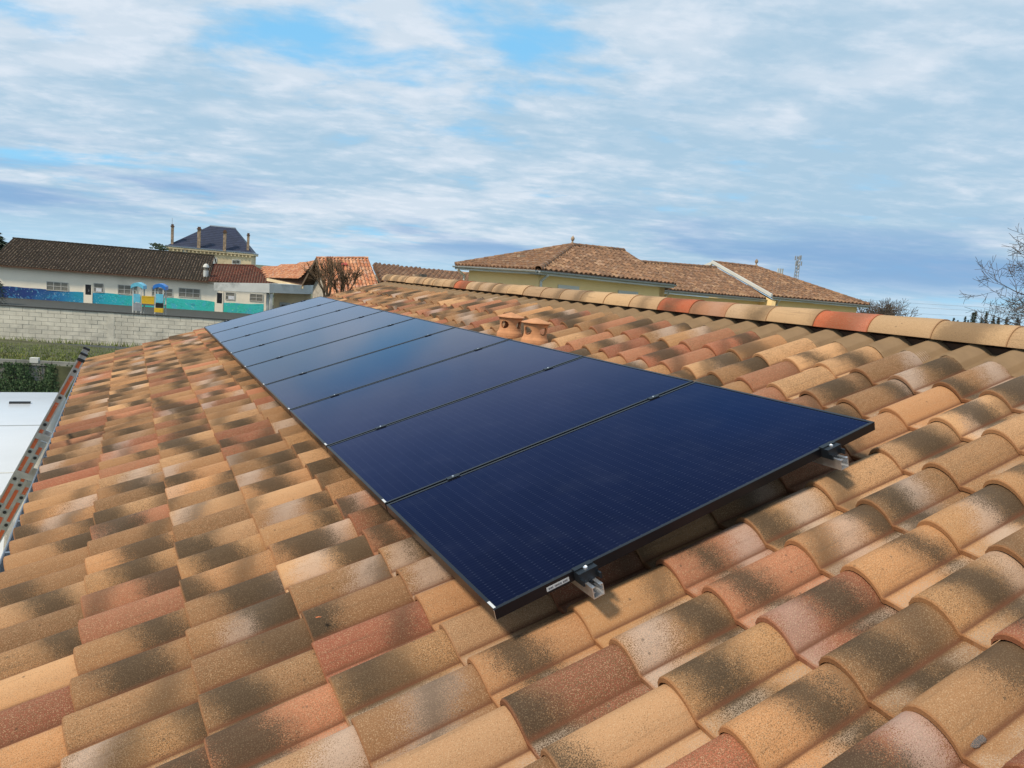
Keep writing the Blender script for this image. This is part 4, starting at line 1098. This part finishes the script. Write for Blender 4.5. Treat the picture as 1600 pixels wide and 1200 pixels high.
# raised seams of slate courses
sl_ = MB()
for q in range(1, 13):
    f = q / 13; A = hb[0].lerp(tp[0], f) + DW.n * .03; B = hb[1].lerp(tp[1], f) + DW.n * .03
    sl_.hexa([A + Vector((0, 0, -.03)), B + Vector((0, 0, -.03)), B - DW.n * .08 + Vector((0, 0, -.03)), A - DW.n * .08 + Vector((0, 0, -.03)), A + Vector((0, 0, .015)), B + Vector((0, 0, .015)), B - DW.n * .08 + Vector((0, 0, .015)), A - DW.n * .08 + Vector((0, 0, .015))])
put('slate_course', sl_, M['slate'], mr)
for (xp, yt, yb, o_, wd) in ((268.5, 350, 381, -.3, .36), (311, 354.5, 386, .25, .46), (351, 359.5, 390.5, .25, .44), (387, 364, 392, -.4, .36), (285, 367.5, 374, -dp * .7, .46)):
    l = DW.lz(xp, yb)[0] * (1.06 if o_ < -3 else 1); zt3 = DW.lz(xp, yt)[1]; zb3 = DW.lz(xp, yb)[1] - .2
    if o_ < -3: l += 1.1; zb3 -= 1; zt3 += .1
    m_ = DW.box(MB(), l - wd * .5, l + wd * .5, zb3, zt3 - .42, o_ - wd * .5, o_ + wd * .5)
    c_ = put('chimney', m_, M['chimney_brick'], mr)
    mm = DW.box(MB(), l - wd * .68, l + wd * .68, zt3 - .418, zt3 - .25, o_ - wd * .68, o_ + wd * .68)
    DW.box(mm, l - wd * .45, l + wd * .45, zt3 - .248, zt3, o_ - wd * .45, o_ + wd * .45)
    put('chimney_head', mm, M['dark_wood'], mr)
p = DW.W(DW.lz(268.5, 350)[0], DW.lz(268.5, 350)[1], -.3); put('lightning_rod', MB().tube(p, p + Vector((0, 0, .9)), .03, n=5), M['steel'], mr)
for xa, xb in ((327, 338), (363, 375)):
    for sgn in (0, 1):
        xm = xa + (xb - xa) * (.25 + .5 * sgn)
        l = DW.lz(xm, 406)[0]; z1 = DW.lz(xm, 402.5 + (3 if xa > 350 else 0))[1]; z0 = z1 - 1.35
        f = put('window', DW.box(MB(), l - .36, l + .36, z0, z1, .004, .05), M['trim_white'], manor)
        for k in range(2): put('pane', DW.box(MB(), l - .24, l + .24, z0 + .12 + k * .62, z0 + .6 + k * .62, .052, .07), M['window_dark'], f)
lp = DW.lz(289, 394)[0]; put('wall_panel', DW.box(MB(), lp - .3, lp + .3, zc2 - 1.0, zc2 - .3, .004, .08), M['trim_white'], manor)

# ------------------------------------------------------------------ orange roofed house with the gable
A_, B_ = at(494, 403, 55), at(575, 403, 56.5)
Lb, Rb = at(472.5, 443.5, 58.5), at(515, 467, 51.5)
rb_ = B_ + (Rb - A_)
house2 = thing('gabled_house', zz((A_ + B_) / 2, ZG), 'pale stone house with bright orange tiled gable roof behind the farthest panel', 'house')
lb3 = B_ + (Lb - A_)
rf2 = put('roof', MB().prism([Rb, rb_, B_, A_], (0, 0, -.12)).prism([A_, B_, lb3, Lb], (0, 0, -.12)), M['dark_wood'], house2)
ux2 = (rb_ - Rb)
tile_field('roof_tiles', rf2, [Rb, rb_, B_, A_], ux2, (A_ - Rb), MT_ORANGE, pitch=.27, gauge=.42, r=.075, seg=5)
ridge_run(rf2, A_, B_, MT_ORANGE, r=.12)
gd = (Rb - Lb).normalized(); inn = (B_ - A_).normalized() * .7
gw = MB(); P0, P1, PA = Lb.lerp(Rb, .07) + inn, Lb.lerp(Rb, .93) + inn, A_ + inn + Vector((0, 0, -.25))
gw.prism([zz(P0, ZG), zz(P1, ZG), P1 + Vector((0, 0, -.2)), PA, P0 + Vector((0, 0, -.2))], inn * .4)
put('gable_wall', gw, M['rubble'], house2)
put('side_wall', MB().prism([zz(P1, ZG), P1 + Vector((0, 0, -.25)), P1 + (B_ - A_) + Vector((0, 0, -.25)), zz(P1 + (B_ - A_), ZG)], gd * -.3), M['rubble'], house2)
for (p, q) in ((Lb, A_), (Rb, A_)):
    d = Vector((0, 0, -.26)); off = inn * -.06
    put('barge_board', MB().prism([p + off, q + off, q + off + d, p + off + d], inn * .07), M['orange_wood'] if 'orange_wood' in M else M['bark_lichen'], house2)
for q in range(6):
    f = .12 + q * .15
    for p in (Lb, Rb):
        s0 = p.lerp(A_, f) + Vector((0, 0, -.16)); put('purlin', MB().tube(s0, s0 + inn, .06, n=6), M['bark_lichen'], house2)
# small roof window
sk = Rb.lerp(A_, .78) + ux2 * .42; nrm = ux2.cross(A_ - Rb).normalized(); nrm = nrm if nrm.z > 0 else -nrm
uu = ux2.normalized(); vv = (A_ - Rb).normalized()
put('roof_hatch', MB().hexa([sk + nrm * .08, sk + uu * .45 + nrm * .08, sk + uu * .45 + vv * .3 + nrm * .08, sk + vv * .3 + nrm * .08, sk + nrm * .16, sk + uu * .45 + nrm * .16, sk + uu * .45 + vv * .3 + nrm * .14, sk + vv * .3 + nrm * .14]), M['play_red'], rf2)
# the long orange roof running off behind it
h3 = thing('low_hall', zz(at(450, 430, 62), ZG), 'low hall with a smooth orange roof between the annex and the stone gable', 'building')
q0, q1, q2, q3 = at(417, 434, 66), at(474, 446, 60.5), at(492, 408.5, 64), at(413, 427.0, 72)
print('HALL', [tuple(round(c, 2) for c in q_) for q_ in (q0, q1, q2, q3)])
r3 = put('roof', MB().prism([q0, q1, q2, q3], (0, 0, -.15)), M['dark_wood'], h3)
tile_field('roof_tiles', r3, [q0, q1, q2, q3], (q1 - q0), (q3 - q0), MT_ORANGE, pitch=.24, gauge=.36, r=.035, seg=4)
put('fascia', MB().prism([q0 + Vector((0, 0, -.02)) - FH * .05, q1 + Vector((0, 0, -.02)) - FH * .05, q1 + Vector((0, 0, -.28)) - FH * .05, q0 + Vector((0, 0, -.28)) - FH * .05], FH * .04), M['cream_stone'], h3)
q1b = q0.lerp(q1, .8) + FH * 3; q0b = q0 + FH * 3
put('wall', MB().prism([q0b + Vector((0, 0, -.1)), q1b + Vector((0, 0, -.1)), zz(q1b, ZG), zz(q0b, ZG)], FH * .3), M['cream_stone'], h3)
ridge_run(r3, q3, q2, MT_ORANGE, r=.14)

# roof beyond, left of the yellow building
m0, m1, m2, m3 = at(594, 440, 40), at(740, 455, 40), at(740, 428.5, 45), at(583, 416, 47)
mid = thing('terrace_house', zz((m0 + m1) / 2 + FH * 2, ZG), 'house with low brown and buff tiled roof just left of the yellow building', 'house')
rm2 = put('roof', MB().prism([m0, m1, m2, m3], (0, 0, -.15)), M['dark_wood'], mid)
tile_field('roof_tiles', rm2, [m0, m1, m2, m3], (m1 - m0), (m3 - m0), MT_BROWN, pitch=.30, gauge=.42, r=.085, seg=5)
ridge_run(rm2, m3, m2, MT_BROWN, r=.12)
put('wall', MB().prism([m0 + Vector((0, 0, -.2)), m1 + Vector((0, 0, -.2)), zz(m1, ZG), zz(m0, ZG)], FH * .3), M['cream_stone'], mid)
cq = at(652, 435, 41.5)
ch = put('chimney', MB().box(cq.x - .22, cq.x + .22, cq.y - .22, cq.y + .22, cq.z - .5, cq.z + .22), M['chimney_brick'], rm2)
cq2 = at(661, 434, 41.2)
vt = put('flue', MB().box(cq2.x - .16, cq2.x + .16, cq2.y - .16, cq2.y + .16, cq2.z - .5, cq2.z + .2), M['window_dark'], rm2)

# ------------------------------------------------------------------ yellow building
yl = thing('yellow_building', S(6, 33, ZG), 'yellow rendered building with three brown tiled hip roofs and pale gutters beyond our ridge', 'building')
ZY = 1.6
Nn = S(.56, 25.1, ZY); rdir = (RH * .790 + FH * .613).normalized(); ldir = (RH * -.613 + FH * .790).normalized()
Nn = at(841, 420.5, 25.1); ZY = Nn.z
def hitZ(x, y, z): d = ray(x, y); return CW + d * ((z - CW.z) / d.z)
# lengths along the two eaves that bring the far corners onto their bearings
def along(p, d, x):     # distance t with p + d t on bearing x
    lo_, hi_ = 0.0, 60.0
    f = lambda t: ((p + d * t - CW).dot(RIGHT) / (p + d * t - CW).dot(FWD)) * FPX + 800 - x
    s0 = f(lo_)
    for _ in range(60):
        m_ = (lo_ + hi_) / 2
        if (f(m_) > 0) == (s0 > 0): lo_ = m_
        else: hi_ = m_
    return lo_
tl = along(Nn, ldir, 711); tr = along(Nn, rdir, 1054)
Ll = Nn + ldir * tl; Rr = Nn + rdir * tr
hh = tl / 2
rise = 1.36
def hit(x, y, a, b_, c_):      # the point of the plane a b c on this bearing
    n = (b_ - a).cross(c_ - a); d = ray(x, y); return CW + d * ((a - CW).dot(n) / d.dot(n))
Ap = at(894, 383.5, 30.2)
Ae = hit(973, 391.5, Nn, Rr, Ap)
Bk = Ll + rdir * tr
def plane_roof(root, pts, ux, vx, pitch=.24, gauge=.36, nm='roof'):
    up_ = plane_normal(pts) * .02
    r_ = put(nm, MB().prism(pts, (0, 0, -.12)), M['dark_wood'], root)
    tile_field('roof_tiles', r_, pts, ux, vx, MT_BROWN, pitch=pitch, gauge=gauge, r=.055, seg=5)
    return r_
# front right slope with the sagging end that falls to the second roof
sag = at(992, 410, 33.0)
ra = plane_roof(yl, [Nn, Rr, Ae + (Rr - Ae) * .12, Ae, Ap], rdir, ldir)
ra2 = plane_roof(yl, [Ll, Nn, Ap], -ldir, rdir)
ra3 = put('roof', MB().prism([Ll, Ap, Ae, Bk], (0, 0, -.12)), M['dark_wood'], yl)
ridge_run(ra, Nn, Ap, MT_BROWN, r=.13); ridge_run(ra, Ap, Ae, MT_BROWN, r=.12); ridge_run(ra2, Ll, Ap, MT_BROWN, r=.12)
def eave(root, a, b, out, zdrop=.16, name='gutter'):
    d = (b - a).normalized(); o_ = Vector(out).normalized()
    put('fascia', MB().prism([a + o_ * -.02 + Vector((0, 0, -.03)), b + o_ * -.02 + Vector((0, 0, -.03)), b + o_ * -.02 + Vector((0, 0, -.16)), a + o_ * -.02 + Vector((0, 0, -.16))], o_ * .02), M['trim_white'], root)
    mb = MB(); n = 8; r_ = .062
    c = o_ * (.07) + Vector((0, 0, -.05))
    for k in range(n):
        t0_, t1_ = math.pi + math.pi * k / n, math.pi + math.pi * (k + 1) / n
        f = lambda t, R_: c + o_ * (math.cos(t) * R_) + Vector((0, 0, math.sin(t) * R_))
        mb.poly([a + f(t0_, r_), a + f(t1_, r_), b + f(t1_, r_), b + f(t0_, r_)]); mb.poly([b + f(t0_, r_ - .008), b + f(t1_, r_ - .008), a + f(t1_, r_ - .008), a + f(t0_, r_ - .008)])
        mb.poly([a + c, a + f(t0_, r_), a + f(t1_, r_)]); mb.poly([b + c, b + f(t1_, r_), b + f(t0_, r_)])
    put(name, mb, M['gutter'], root)
    put('soffit', MB().prism([a + Vector((0, 0, -.162)), b + Vector((0, 0, -.162)), b - o_ * .5 + Vector((0, 0, -.162)), a - o_ * .5 + Vector((0, 0, -.162))], (0, 0, -.02)), M['trim_white'], root)
eave(yl, Nn, Rr, -ldir); eave(yl, Ll, Nn, -rdir)
# walls set back under the eaves
Wn = Nn + ldir * .42 + rdir * .42
wlr = rdir * (tr - .5); wll = ldir * (tl - .84)
def vwall(root, a, b, ztop_, thick, name='wall', mat='plaster_yellow'):
    return put(name, MB().prism([zz(a, ZG), zz(b, ZG), zz(b, ztop_), zz(a, ztop_)], thick), M[mat], root)
vwall(yl, Wn, Wn + wlr, ZY - .185, ldir * .3); vwall(yl, Wn + ldir * .302, Wn + wll, ZY - .185, rdir * .3)
vwall(yl, Wn + wlr, Wn + wlr + ldir * 5, ZY - .185, rdir * -.3)
def dpipe(root, top, out, drop=5.2, name='downpipe'):
    mb = MB(); a = top + Vector((0, 0, -.12)); b = a - Vector(out) * .40 + Vector((0, 0, -.28))
    mb.tube(a, a + Vector((0, 0, -.08)), .05, n=10); mb.tube(a + Vector((0, 0, -.07)), b, .045, n=10); mb.tube(b + Vector((0, 0, .02)), b + Vector((0, 0, -drop)), .045, n=10)
    put(name, mb, M['trim_white'], root, smooth=True)
def onwall(x, a, d, off, z): return zz(a + d * along(a, d, x), z)
pdp = Nn + rdir * along(Nn, rdir, 857); dpipe(yl, pdp - ldir * -.02, -ldir * .8)
pd2 = Ll + ldir * -.25; dpipe(yl, pd2, -rdir * .8)
# windows under the eave, only their white heads show
WY = Wall(Wn, rdir)
for xa, xb, yt, yb in ((871, 904, 446, 500), (966, 997, 455, 505)):
    l0 = WY.lz(xa, 450)[0]; l1 = WY.lz(xb, 450)[0]; z1 = WY.lz((xa + xb) / 2, yt)[1]; z0 = z1 - 1.6
    f = put('window', WY.box(MB(), l0, l1, z0, z1, .004, .04), M['trim_white'], yl)
    k_ = (l1 - l0) * .13
    for s_ in (0, 1):
        a_ = l0 + k_ + (l1 - l0 - 2 * k_) * s_ / 2; b_ = l0 + k_ + (l1 - l0 - 2 * k_) * (s_ + 1) / 2
        put('pane', WY.box(MB(), a_ + .03, b_ - .03, z0 + .15, z1 - .17, .042, .05), M['window_dark'], f)
# second roof
E0 = at(1034, 451.5, 33.0); E1 = at(1204, 469.2, 37.6); E1.z = E0.z + .03
G0 = at(985, 409.5, 36.5); G1 = at(1118, 418.5, 39.8)
G0 = hit(991, 409, E0, E1, G1)
rdd = (E1 - E0)
rB = plane_roof(yl, [E0, E1, G1, G0], rdd, (G0 - E0))
ridge_run(rB, G0, G1, MT_BROWN, r=.12)
# swept valley between ridge one and ridge two
sv = MB(); N_ = 8
prev = None
for k in range(N_ + 1):
    f = k / N_; top = Ae.lerp(G0, f); top.z = Ae.z + (G0.z - Ae.z) * (1 - (1 - f) ** 2.2) - .0
    lowp = Rr.lerp(E0, f)
    if prev:
        pts = [prev[1], lowp, top, prev[0]]
        r_ = put('roof', MB().prism(pts, (0, 0, -.12)), M['dark_wood'], yl)
        tile_field('roof_tiles', r_, [p + Vector((0, 0, .0)) for p in pts], rdir, ldir, MT_BROWN, pitch=.24, gauge=.36, r=.055, seg=5)
        ridge_run(r_, prev[0], top, MT_BROWN, r=.12, step=.3)
    prev = (top, lowp)
eave(yl, E0, E1, -ldir)
w0 = E0 + ldir * .42; w1 = E1 + ldir * .42
vwall(yl, w0, w1, E0.z - .185, ldir * .3)
dpipe(yl, E0 + (E1 - E0).normalized() * .5, -ldir * .8)
# third roof with the white verge
F0 = at(1207, 462.5, 37.0); F1 = at(1358, 473.5, 38.6); F1.z = F0.z
H1 = at(1181, 417.5, 41.8); H0 = hit(1114, 410, F0, F1, H1)
rC = plane_roof(yl, [F0, F1, H1, H0], (F1 - F0), (H0 - F0))
ridge_run(rC, H0, H1, MT_BROWN, r=.12); ridge_run(rC, F1, H1, MT_BROWN, r=.12)
K1 = F1 + FH * 9
rC2 = put('roof', MB().prism([F1, K1, H1], (0, 0, -.1)), M['dark_wood'], yl)
eave(yl, F0, F1, -FH)
vd = (H0 - F0).normalized(); vs = vd.cross(Vector((0, 0, 1))).normalized()
vs = -vs if vs.dot(RH) > 0 else vs
put('verge_board', MB().hexa([F0 + Vector((0, 0, -.06)), F0 + vs * .11 + Vector((0, 0, -.06)), H0 + vs * .11 + Vector((0, 0, -.06)), H0 + Vector((0, 0, -.06)), F0 + Vector((0, 0, .10)), F0 + vs * .11 + Vector((0, 0, .10)), H0 + vs * .11 + Vector((0, 0, .10)), H0 + Vector((0, 0, .10))]), M['trim_white'], yl)
pv = H0 + Vector((0, 0, -.05)); put('verge_board', MB().hexa([pv + Vector((0, 0, -.06)), pv + vs * .1 + Vector((0, 0, -.06)), pv + vs * .6 + FH * 1.2 + Vector((0, 0, -.5)), pv + FH * 1.2 + Vector((0, 0, -.5)), pv + Vector((0, 0, .09)), pv + vs * .1 + Vector((0, 0, .09)), pv + vs * .6 + FH * 1.2 + Vector((0, 0, -.2)), pv + FH * 1.2 + Vector((0, 0, -.2))]), M['trim_white'], yl)
w0 = F0 + FH * .42 + RH * .1; w1 = F1 + FH * .42 - RH * .4
vwall(yl, w0, w1, F0.z - .185, FH * .3); vwall(yl, w0 + FH * .302, w0 + FH * 6, F0.z - .185, RH * .3)
gbl = [F0 + Vector((0, 0, -.25)), H0 + Vector((0, 0, -.25)), zz(H0, F0.z - .6), F0 + Vector((0, 0, -.6))]
put('gable', MB().prism(gbl, RH * .2), M['plaster_yellow'], yl)
dpipe(yl, F0 + (F1 - F0).normalized() * .45, -FH * .8)
# finials
def finial(p, s, nm='finial'):
    put(nm, MB().lathe(p, [(.13 * s, -.1), (.13 * s, .08 * s), (.07 * s, .12 * s), (.045 * s, .2 * s), (.10 * s, .26 * s), (.13 * s, .36 * s), (.10 * s, .46 * s), (.04 * s, .52 * s), (0, .58 * s)], 14), M['chimney_brick'], yl, smooth=True)
finial(Ap + Vector((0, 0, .05)), .62); finial(H1 + Vector((0, 0, .05)), .75)
# roof vents: a small red hatch
hp = Ll.lerp(Nn, .42).lerp(Ap, .38) + Vector((0, 0, .05)); put('roof_hatch', MB().box(hp.x - .12, hp.x + .12, hp.y - .12, hp.y + .12, hp.z - .05, hp.z + .07), M['chimney_brick'], ra2)

# ------------------------------------------------------------------ masts beyond
def lattice(base, top, wd, root, name, mat='steel', n=9):
    mb = MB(); c = [(-1, -1), (1, -1), (1, 1), (-1, 1)]
    P = lambda k, f: base.lerp(top, f) + Vector((c[k % 4][0] * wd * (1 - .5 * f), c[k % 4][1] * wd * (1 - .5 * f), 0))
    for k in range(4):
        mb.tube(P(k, 0), P(k, 1), wd * .16, n=4)
        for q in range(n): mb.tube(P(k, q / n), P(k + 1, (q + 1) / n), wd * .10, n=3, caps=False)
    put(name, mb, M[mat], root)
mt_ = at(1243.5, 436, 170); ml = at(1247.5, 400, 170)
mast = thing('telecom_mast', zz(mt_, ZG), 'tall lattice telecom mast with antennas beyond the yellow building', 'mast')
lattice(zz(mt_, ZG), zz(mt_, ml.z), .50, mast, 'lattice', n=22)
for k, (dz_, a_) in enumerate(((-.3, 0), (-.5, 2.1), (-.4, 4.2), (-1.6, 1), (-1.8, 3.2), (-1.7, 5.3), (-2.6, .4))):
    c = zz(mt_, ml.z + dz_) + Vector((math.cos(a_) * .75, math.sin(a_) * .75, 0)); put('antenna', MB().box(c.x - .10, c.x + .10, c.y - .10, c.y + .10, c.z - .5, c.z + .5), M['steel'], mast)
mt2 = at(1218, 432, 150); m2 = at(1219, 419.5, 150)
mast2 = thing('antenna_pole', zz(mt2, ZG), 'short pole with two pale antennas, left of the lattice mast', 'antenna')
put('pole', MB().tube(zz(mt2, ZG), zz(mt2, m2.z), .12, n=8), M['steel'], mast2)
for sx in (-.45, .0, .45):
    c = zz(mt2, m2.z - .7) + RH * sx; put('antenna', MB().box(c.x - .11, c.x + .11, c.y - .11, c.y + .11, c.z - .7, c.z + .7), M['concrete_white'], mast2)

# ------------------------------------------------------------------ trees
def bare_tree(root, base, height, seed, mat, spread=.55, r0=.16, levels=5, start=.25, name_t='trunk', lean=(0, 0), first=5, up=.12, minr=.006, thick=1.0):
    rr = random.Random(seed); tr_ = MB(); br = MB()
    base = Vector(base); d = Vector((lean[0], lean[1], 1)).normalized()
    def grow(mb, p, d, L, r, lev):
        n = 4; q = p
        for k in range(n):
            d = (d + Vector((rr.uniform(-.16, .16), rr.uniform(-.16, .16), rr.uniform(-.08, .12)))).normalized()
            q2 = q + d * (L / n); ra_ = r * (1 - .5 * k / n); rb2 = r * (1 - .5 * (k + 1) / n)
            mb.tube(q, q2, max(ra_, minr), max(rb2, minr), n=6 if lev < 2 else 3, caps=False)
            q = q2
            if lev < levels and (k >= 1):
                for _ in range(1 if lev < 1 else rr.choice((1, 1, 2))):
                    ax = d.orthogonal().normalized(); ax.rotate(Matrix.Rotation(rr.uniform(0, 6.28), 3, d))
                    nd = (d * (1 - spread) + ax * spread + Vector((0, 0, up))).normalized()
                    grow(br, q, nd, L * rr.uniform(.50, .74), rb2 * .58, lev + 1)
        if lev < levels: grow(br, q, d, L * .6, r * .5, lev + 1)
    tl_ = height * start
    q = base + d * tl_
    tr_.tube(base, q, r0 * 1.25, r0, n=8)
    for k in range(first):
        a = 2 * math.pi * k / first + rr.uniform(-.4, .4)
        nd = (d + Vector((math.cos(a), math.sin(a), 0)) * spread * rr.uniform(.6, 1.2)).normalized()
        grow(br, q - d * rr.uniform(0, tl_ * .12), nd, height * (1 - start) * .42, r0 * .62, 1)
    put('trunk', tr_, mat, root); put('branches', br, mat, root)
# big bare tree at the right edge
tb = zz(at(1672, 500, 27), ZG)
bt1 = thing('bare_tree', tb, 'leafless tree with a wide twiggy crown at the right edge above the ridge', 'tree')
bare_tree(bt1, tb, 10.4, 11, M['bark'], spread=.62, r0=.17, levels=5, start=.42, first=7, up=.05, minr=.007)
# pair of pollards before the orange gable
for (x, D, sd, h, lab) in ((511, 36, 3, 6.4, 'leafless lichen covered tree before the stone gable, left of the pair'), (533, 37, 8, 6.1, 'leafless lichen covered tree before the orange roof slope, right of the pair')):
    p = zz(at(x, 460, D), ZG)
    tt = thing('bare_tree', p, lab, 'tree', 'bare trees before the orange house')
    bare_tree(tt, p, h, sd, M['bark_lichen'], spread=.33, r0=.11, levels=4, start=.60, first=4, up=.10, minr=.011)
# shrubs beyond the yellow building
for (x, D, sd, h, lab) in ((1362, 60, 5, 7.6, 'bare grey shrub at the corner of the yellow building'), (1388, 62, 6, 7.8, 'bare grey shrub standing clear of the yellow building')):
    p = zz(at(x, 500, D), ZG)
    tt = thing('bare_shrub', p, lab, 'shrub', 'bare shrubs right of the yellow building')
    bare_tree(tt, p, h, sd, M['bark'], spread=.6, r0=.09, levels=4, start=.40, first=8, up=.1, minr=.016)
def conifer(root, base, h, r, seed, n=900, mat='foliage', cone=True):
    rr = random.Random(seed); mb = MB()
    for i in range(n):
        f = rr.random() ** .8; z = h * (.12 + .88 * f)
        rad = r * ((1 - f) if cone else math.sin(math.pi * min(1, .25 + .7 * f))) * (.55 + .45 * abs(math.sin(f * 31 + rr.random() * .6))) * rr.uniform(.3, 1)
        a = rr.uniform(0, 6.28); c = Vector(base) + Vector((math.cos(a) * rad, math.sin(a) * rad, z)); s_ = h * .035 * rr.uniform(.6, 1.4)
        d1 = Vector((math.cos(a), math.sin(a), -.3)) * s_ * 1.6; d2 = Vector((-math.sin(a), math.cos(a), rr.uniform(-.5, .5))) * s_
        mb.poly([c - d2 * .5, c + d1, c + d2 * .5, c - d1 * .4])
    put('crown', mb, M[mat], root); put('trunk', MB().tube(base, Vector(base) + Vector((0, 0, h * .9)), h * .02, h * .004, n=6), M['bark'], root)
# far conifers along the horizon at the right
rc = random.Random(2)
spots = [1440, 1468, 1490, 1497, 1508, 1513, 1519, 1523, 1534, 1540, 1552, 1560, 1573, 1590]
hts = [5.0, 5.3, 7.2, 6.6, 8.1, 7.0, 9.6, 9.9, 8.0, 10.2, 9.3, 8.6, 9.0, 9.0]
for i, (x, h) in enumerate(zip(spots, hts)):
    D = 235 + rc.uniform(-8, 8); p = zz(at(x, 500, D), ZG)
    t = thing('distant_conifer', p, 'dark conifer in the far tree line at the right horizon', 'tree', 'conifers on the right horizon')
    conifer(t, p, h - .2, 1.5, 40 + i, n=500)
def crown_mass(name, x0, x1, D, h, seed, label, n=9000, w=.9):
    rr = random.Random(seed); mb = MB(); a = at(x0, 500, D); b = at(x1, 500, D)
    for i in range(n):
        f = rr.random(); hh_ = h * (.78 + .22 * math.sin(f * 37 + seed) * math.sin(f * 13)) ; p = zz(a.lerp(b, f), ZG + hh_ * rr.random() ** .5) + FH * rr.uniform(-3, 3)
        s_ = w * rr.uniform(.4, 1); d1 = Vector((rr.uniform(-1, 1), rr.uniform(-1, 1), rr.uniform(-1, 1))).normalized() * s_; d2 = d1.orthogonal().normalized() * s_ * .8
        mb.poly([p - d1, p - d2, p + d1, p + d2])
    o = put(name, mb, M['foliage'], kind='stuff'); o['label'] = label; o['category'] = 'trees'
crown_mass('far_wood', 1380, 1900, 250, 6.2, 3, 'low dark wood along the horizon at the right')
crown_mass('far_wood', -500, 700, 260, 4.5, 5, 'low dark wood along the horizon behind the buildings')
# dark cedar behind the mossy roof, and trees at the left edge
p = zz(at(252, 384, 100), ZG); t = thing('cedar', p, 'dark cedar top showing above the mossy roof beside the manor house', 'tree')
rr = random.Random(6); mb = MB()
for (xx, yy, wx) in ((244, 382, 1.2), (250, 385, 1.8), (249, 388, 2.0), (255, 389, 1.5)):
    c = at(xx, yy, 100)
    for i in range(130):
        q = c + RH * rr.gauss(0, wx * .16) + FH * rr.gauss(0, .6) + Vector((0, 0, rr.gauss(0, .06))); s_ = rr.uniform(.06, .2)
        mb.poly([q - RH * s_, q + Vector((0, 0, -.4 * s_)), q + RH * s_, q + Vector((0, 0, .6 * s_)) + FH * .1])
put('crown', mb, M['foliage'], t); put('trunk', MB().tube(p, zz(p, at(252, 388, 100).z), .12, .05, n=8), M['bark'], t)
p = zz(at(-12, 380, 85), ZG); t = thing('leafy_tree', p, 'dark leafy tree at the left edge behind the mossy roof', 'tree'); conifer(t, p, 6.6, 2.6, 77, n=2500, cone=False)
p = zz(at(-5, 440, 58), ZG); t = thing('evergreen_shrub', p, 'round dark shrub at the left edge before the cream wall', 'shrub'); conifer(t, p, 2.2, .9, 78, n=900, cone=False)

# overhead cables to the right of the yellow building
for k, (ya, yb) in enumerate(((467, 481), (474, 486.5), (485, 494))):
    a = at(1150, ya - 16, 90); b = at(1790, yb + 8, 90); mb = MB(); prev = None
    for q in range(21):
        f = q / 20; p = a.lerp(b, f) + Vector((0, 0, -.5 * 4 * f * (1 - f)))
        if prev: mb.tube(prev, p, .018, n=4, caps=False)
        prev = p
    tag(put('overhead_cable', mb, M['wire'], origin=a), ['topmost', 'middle', 'lowest'][k] + ' of three thin overhead cables crossing the sky at the right', 'cable', 'overhead cables')
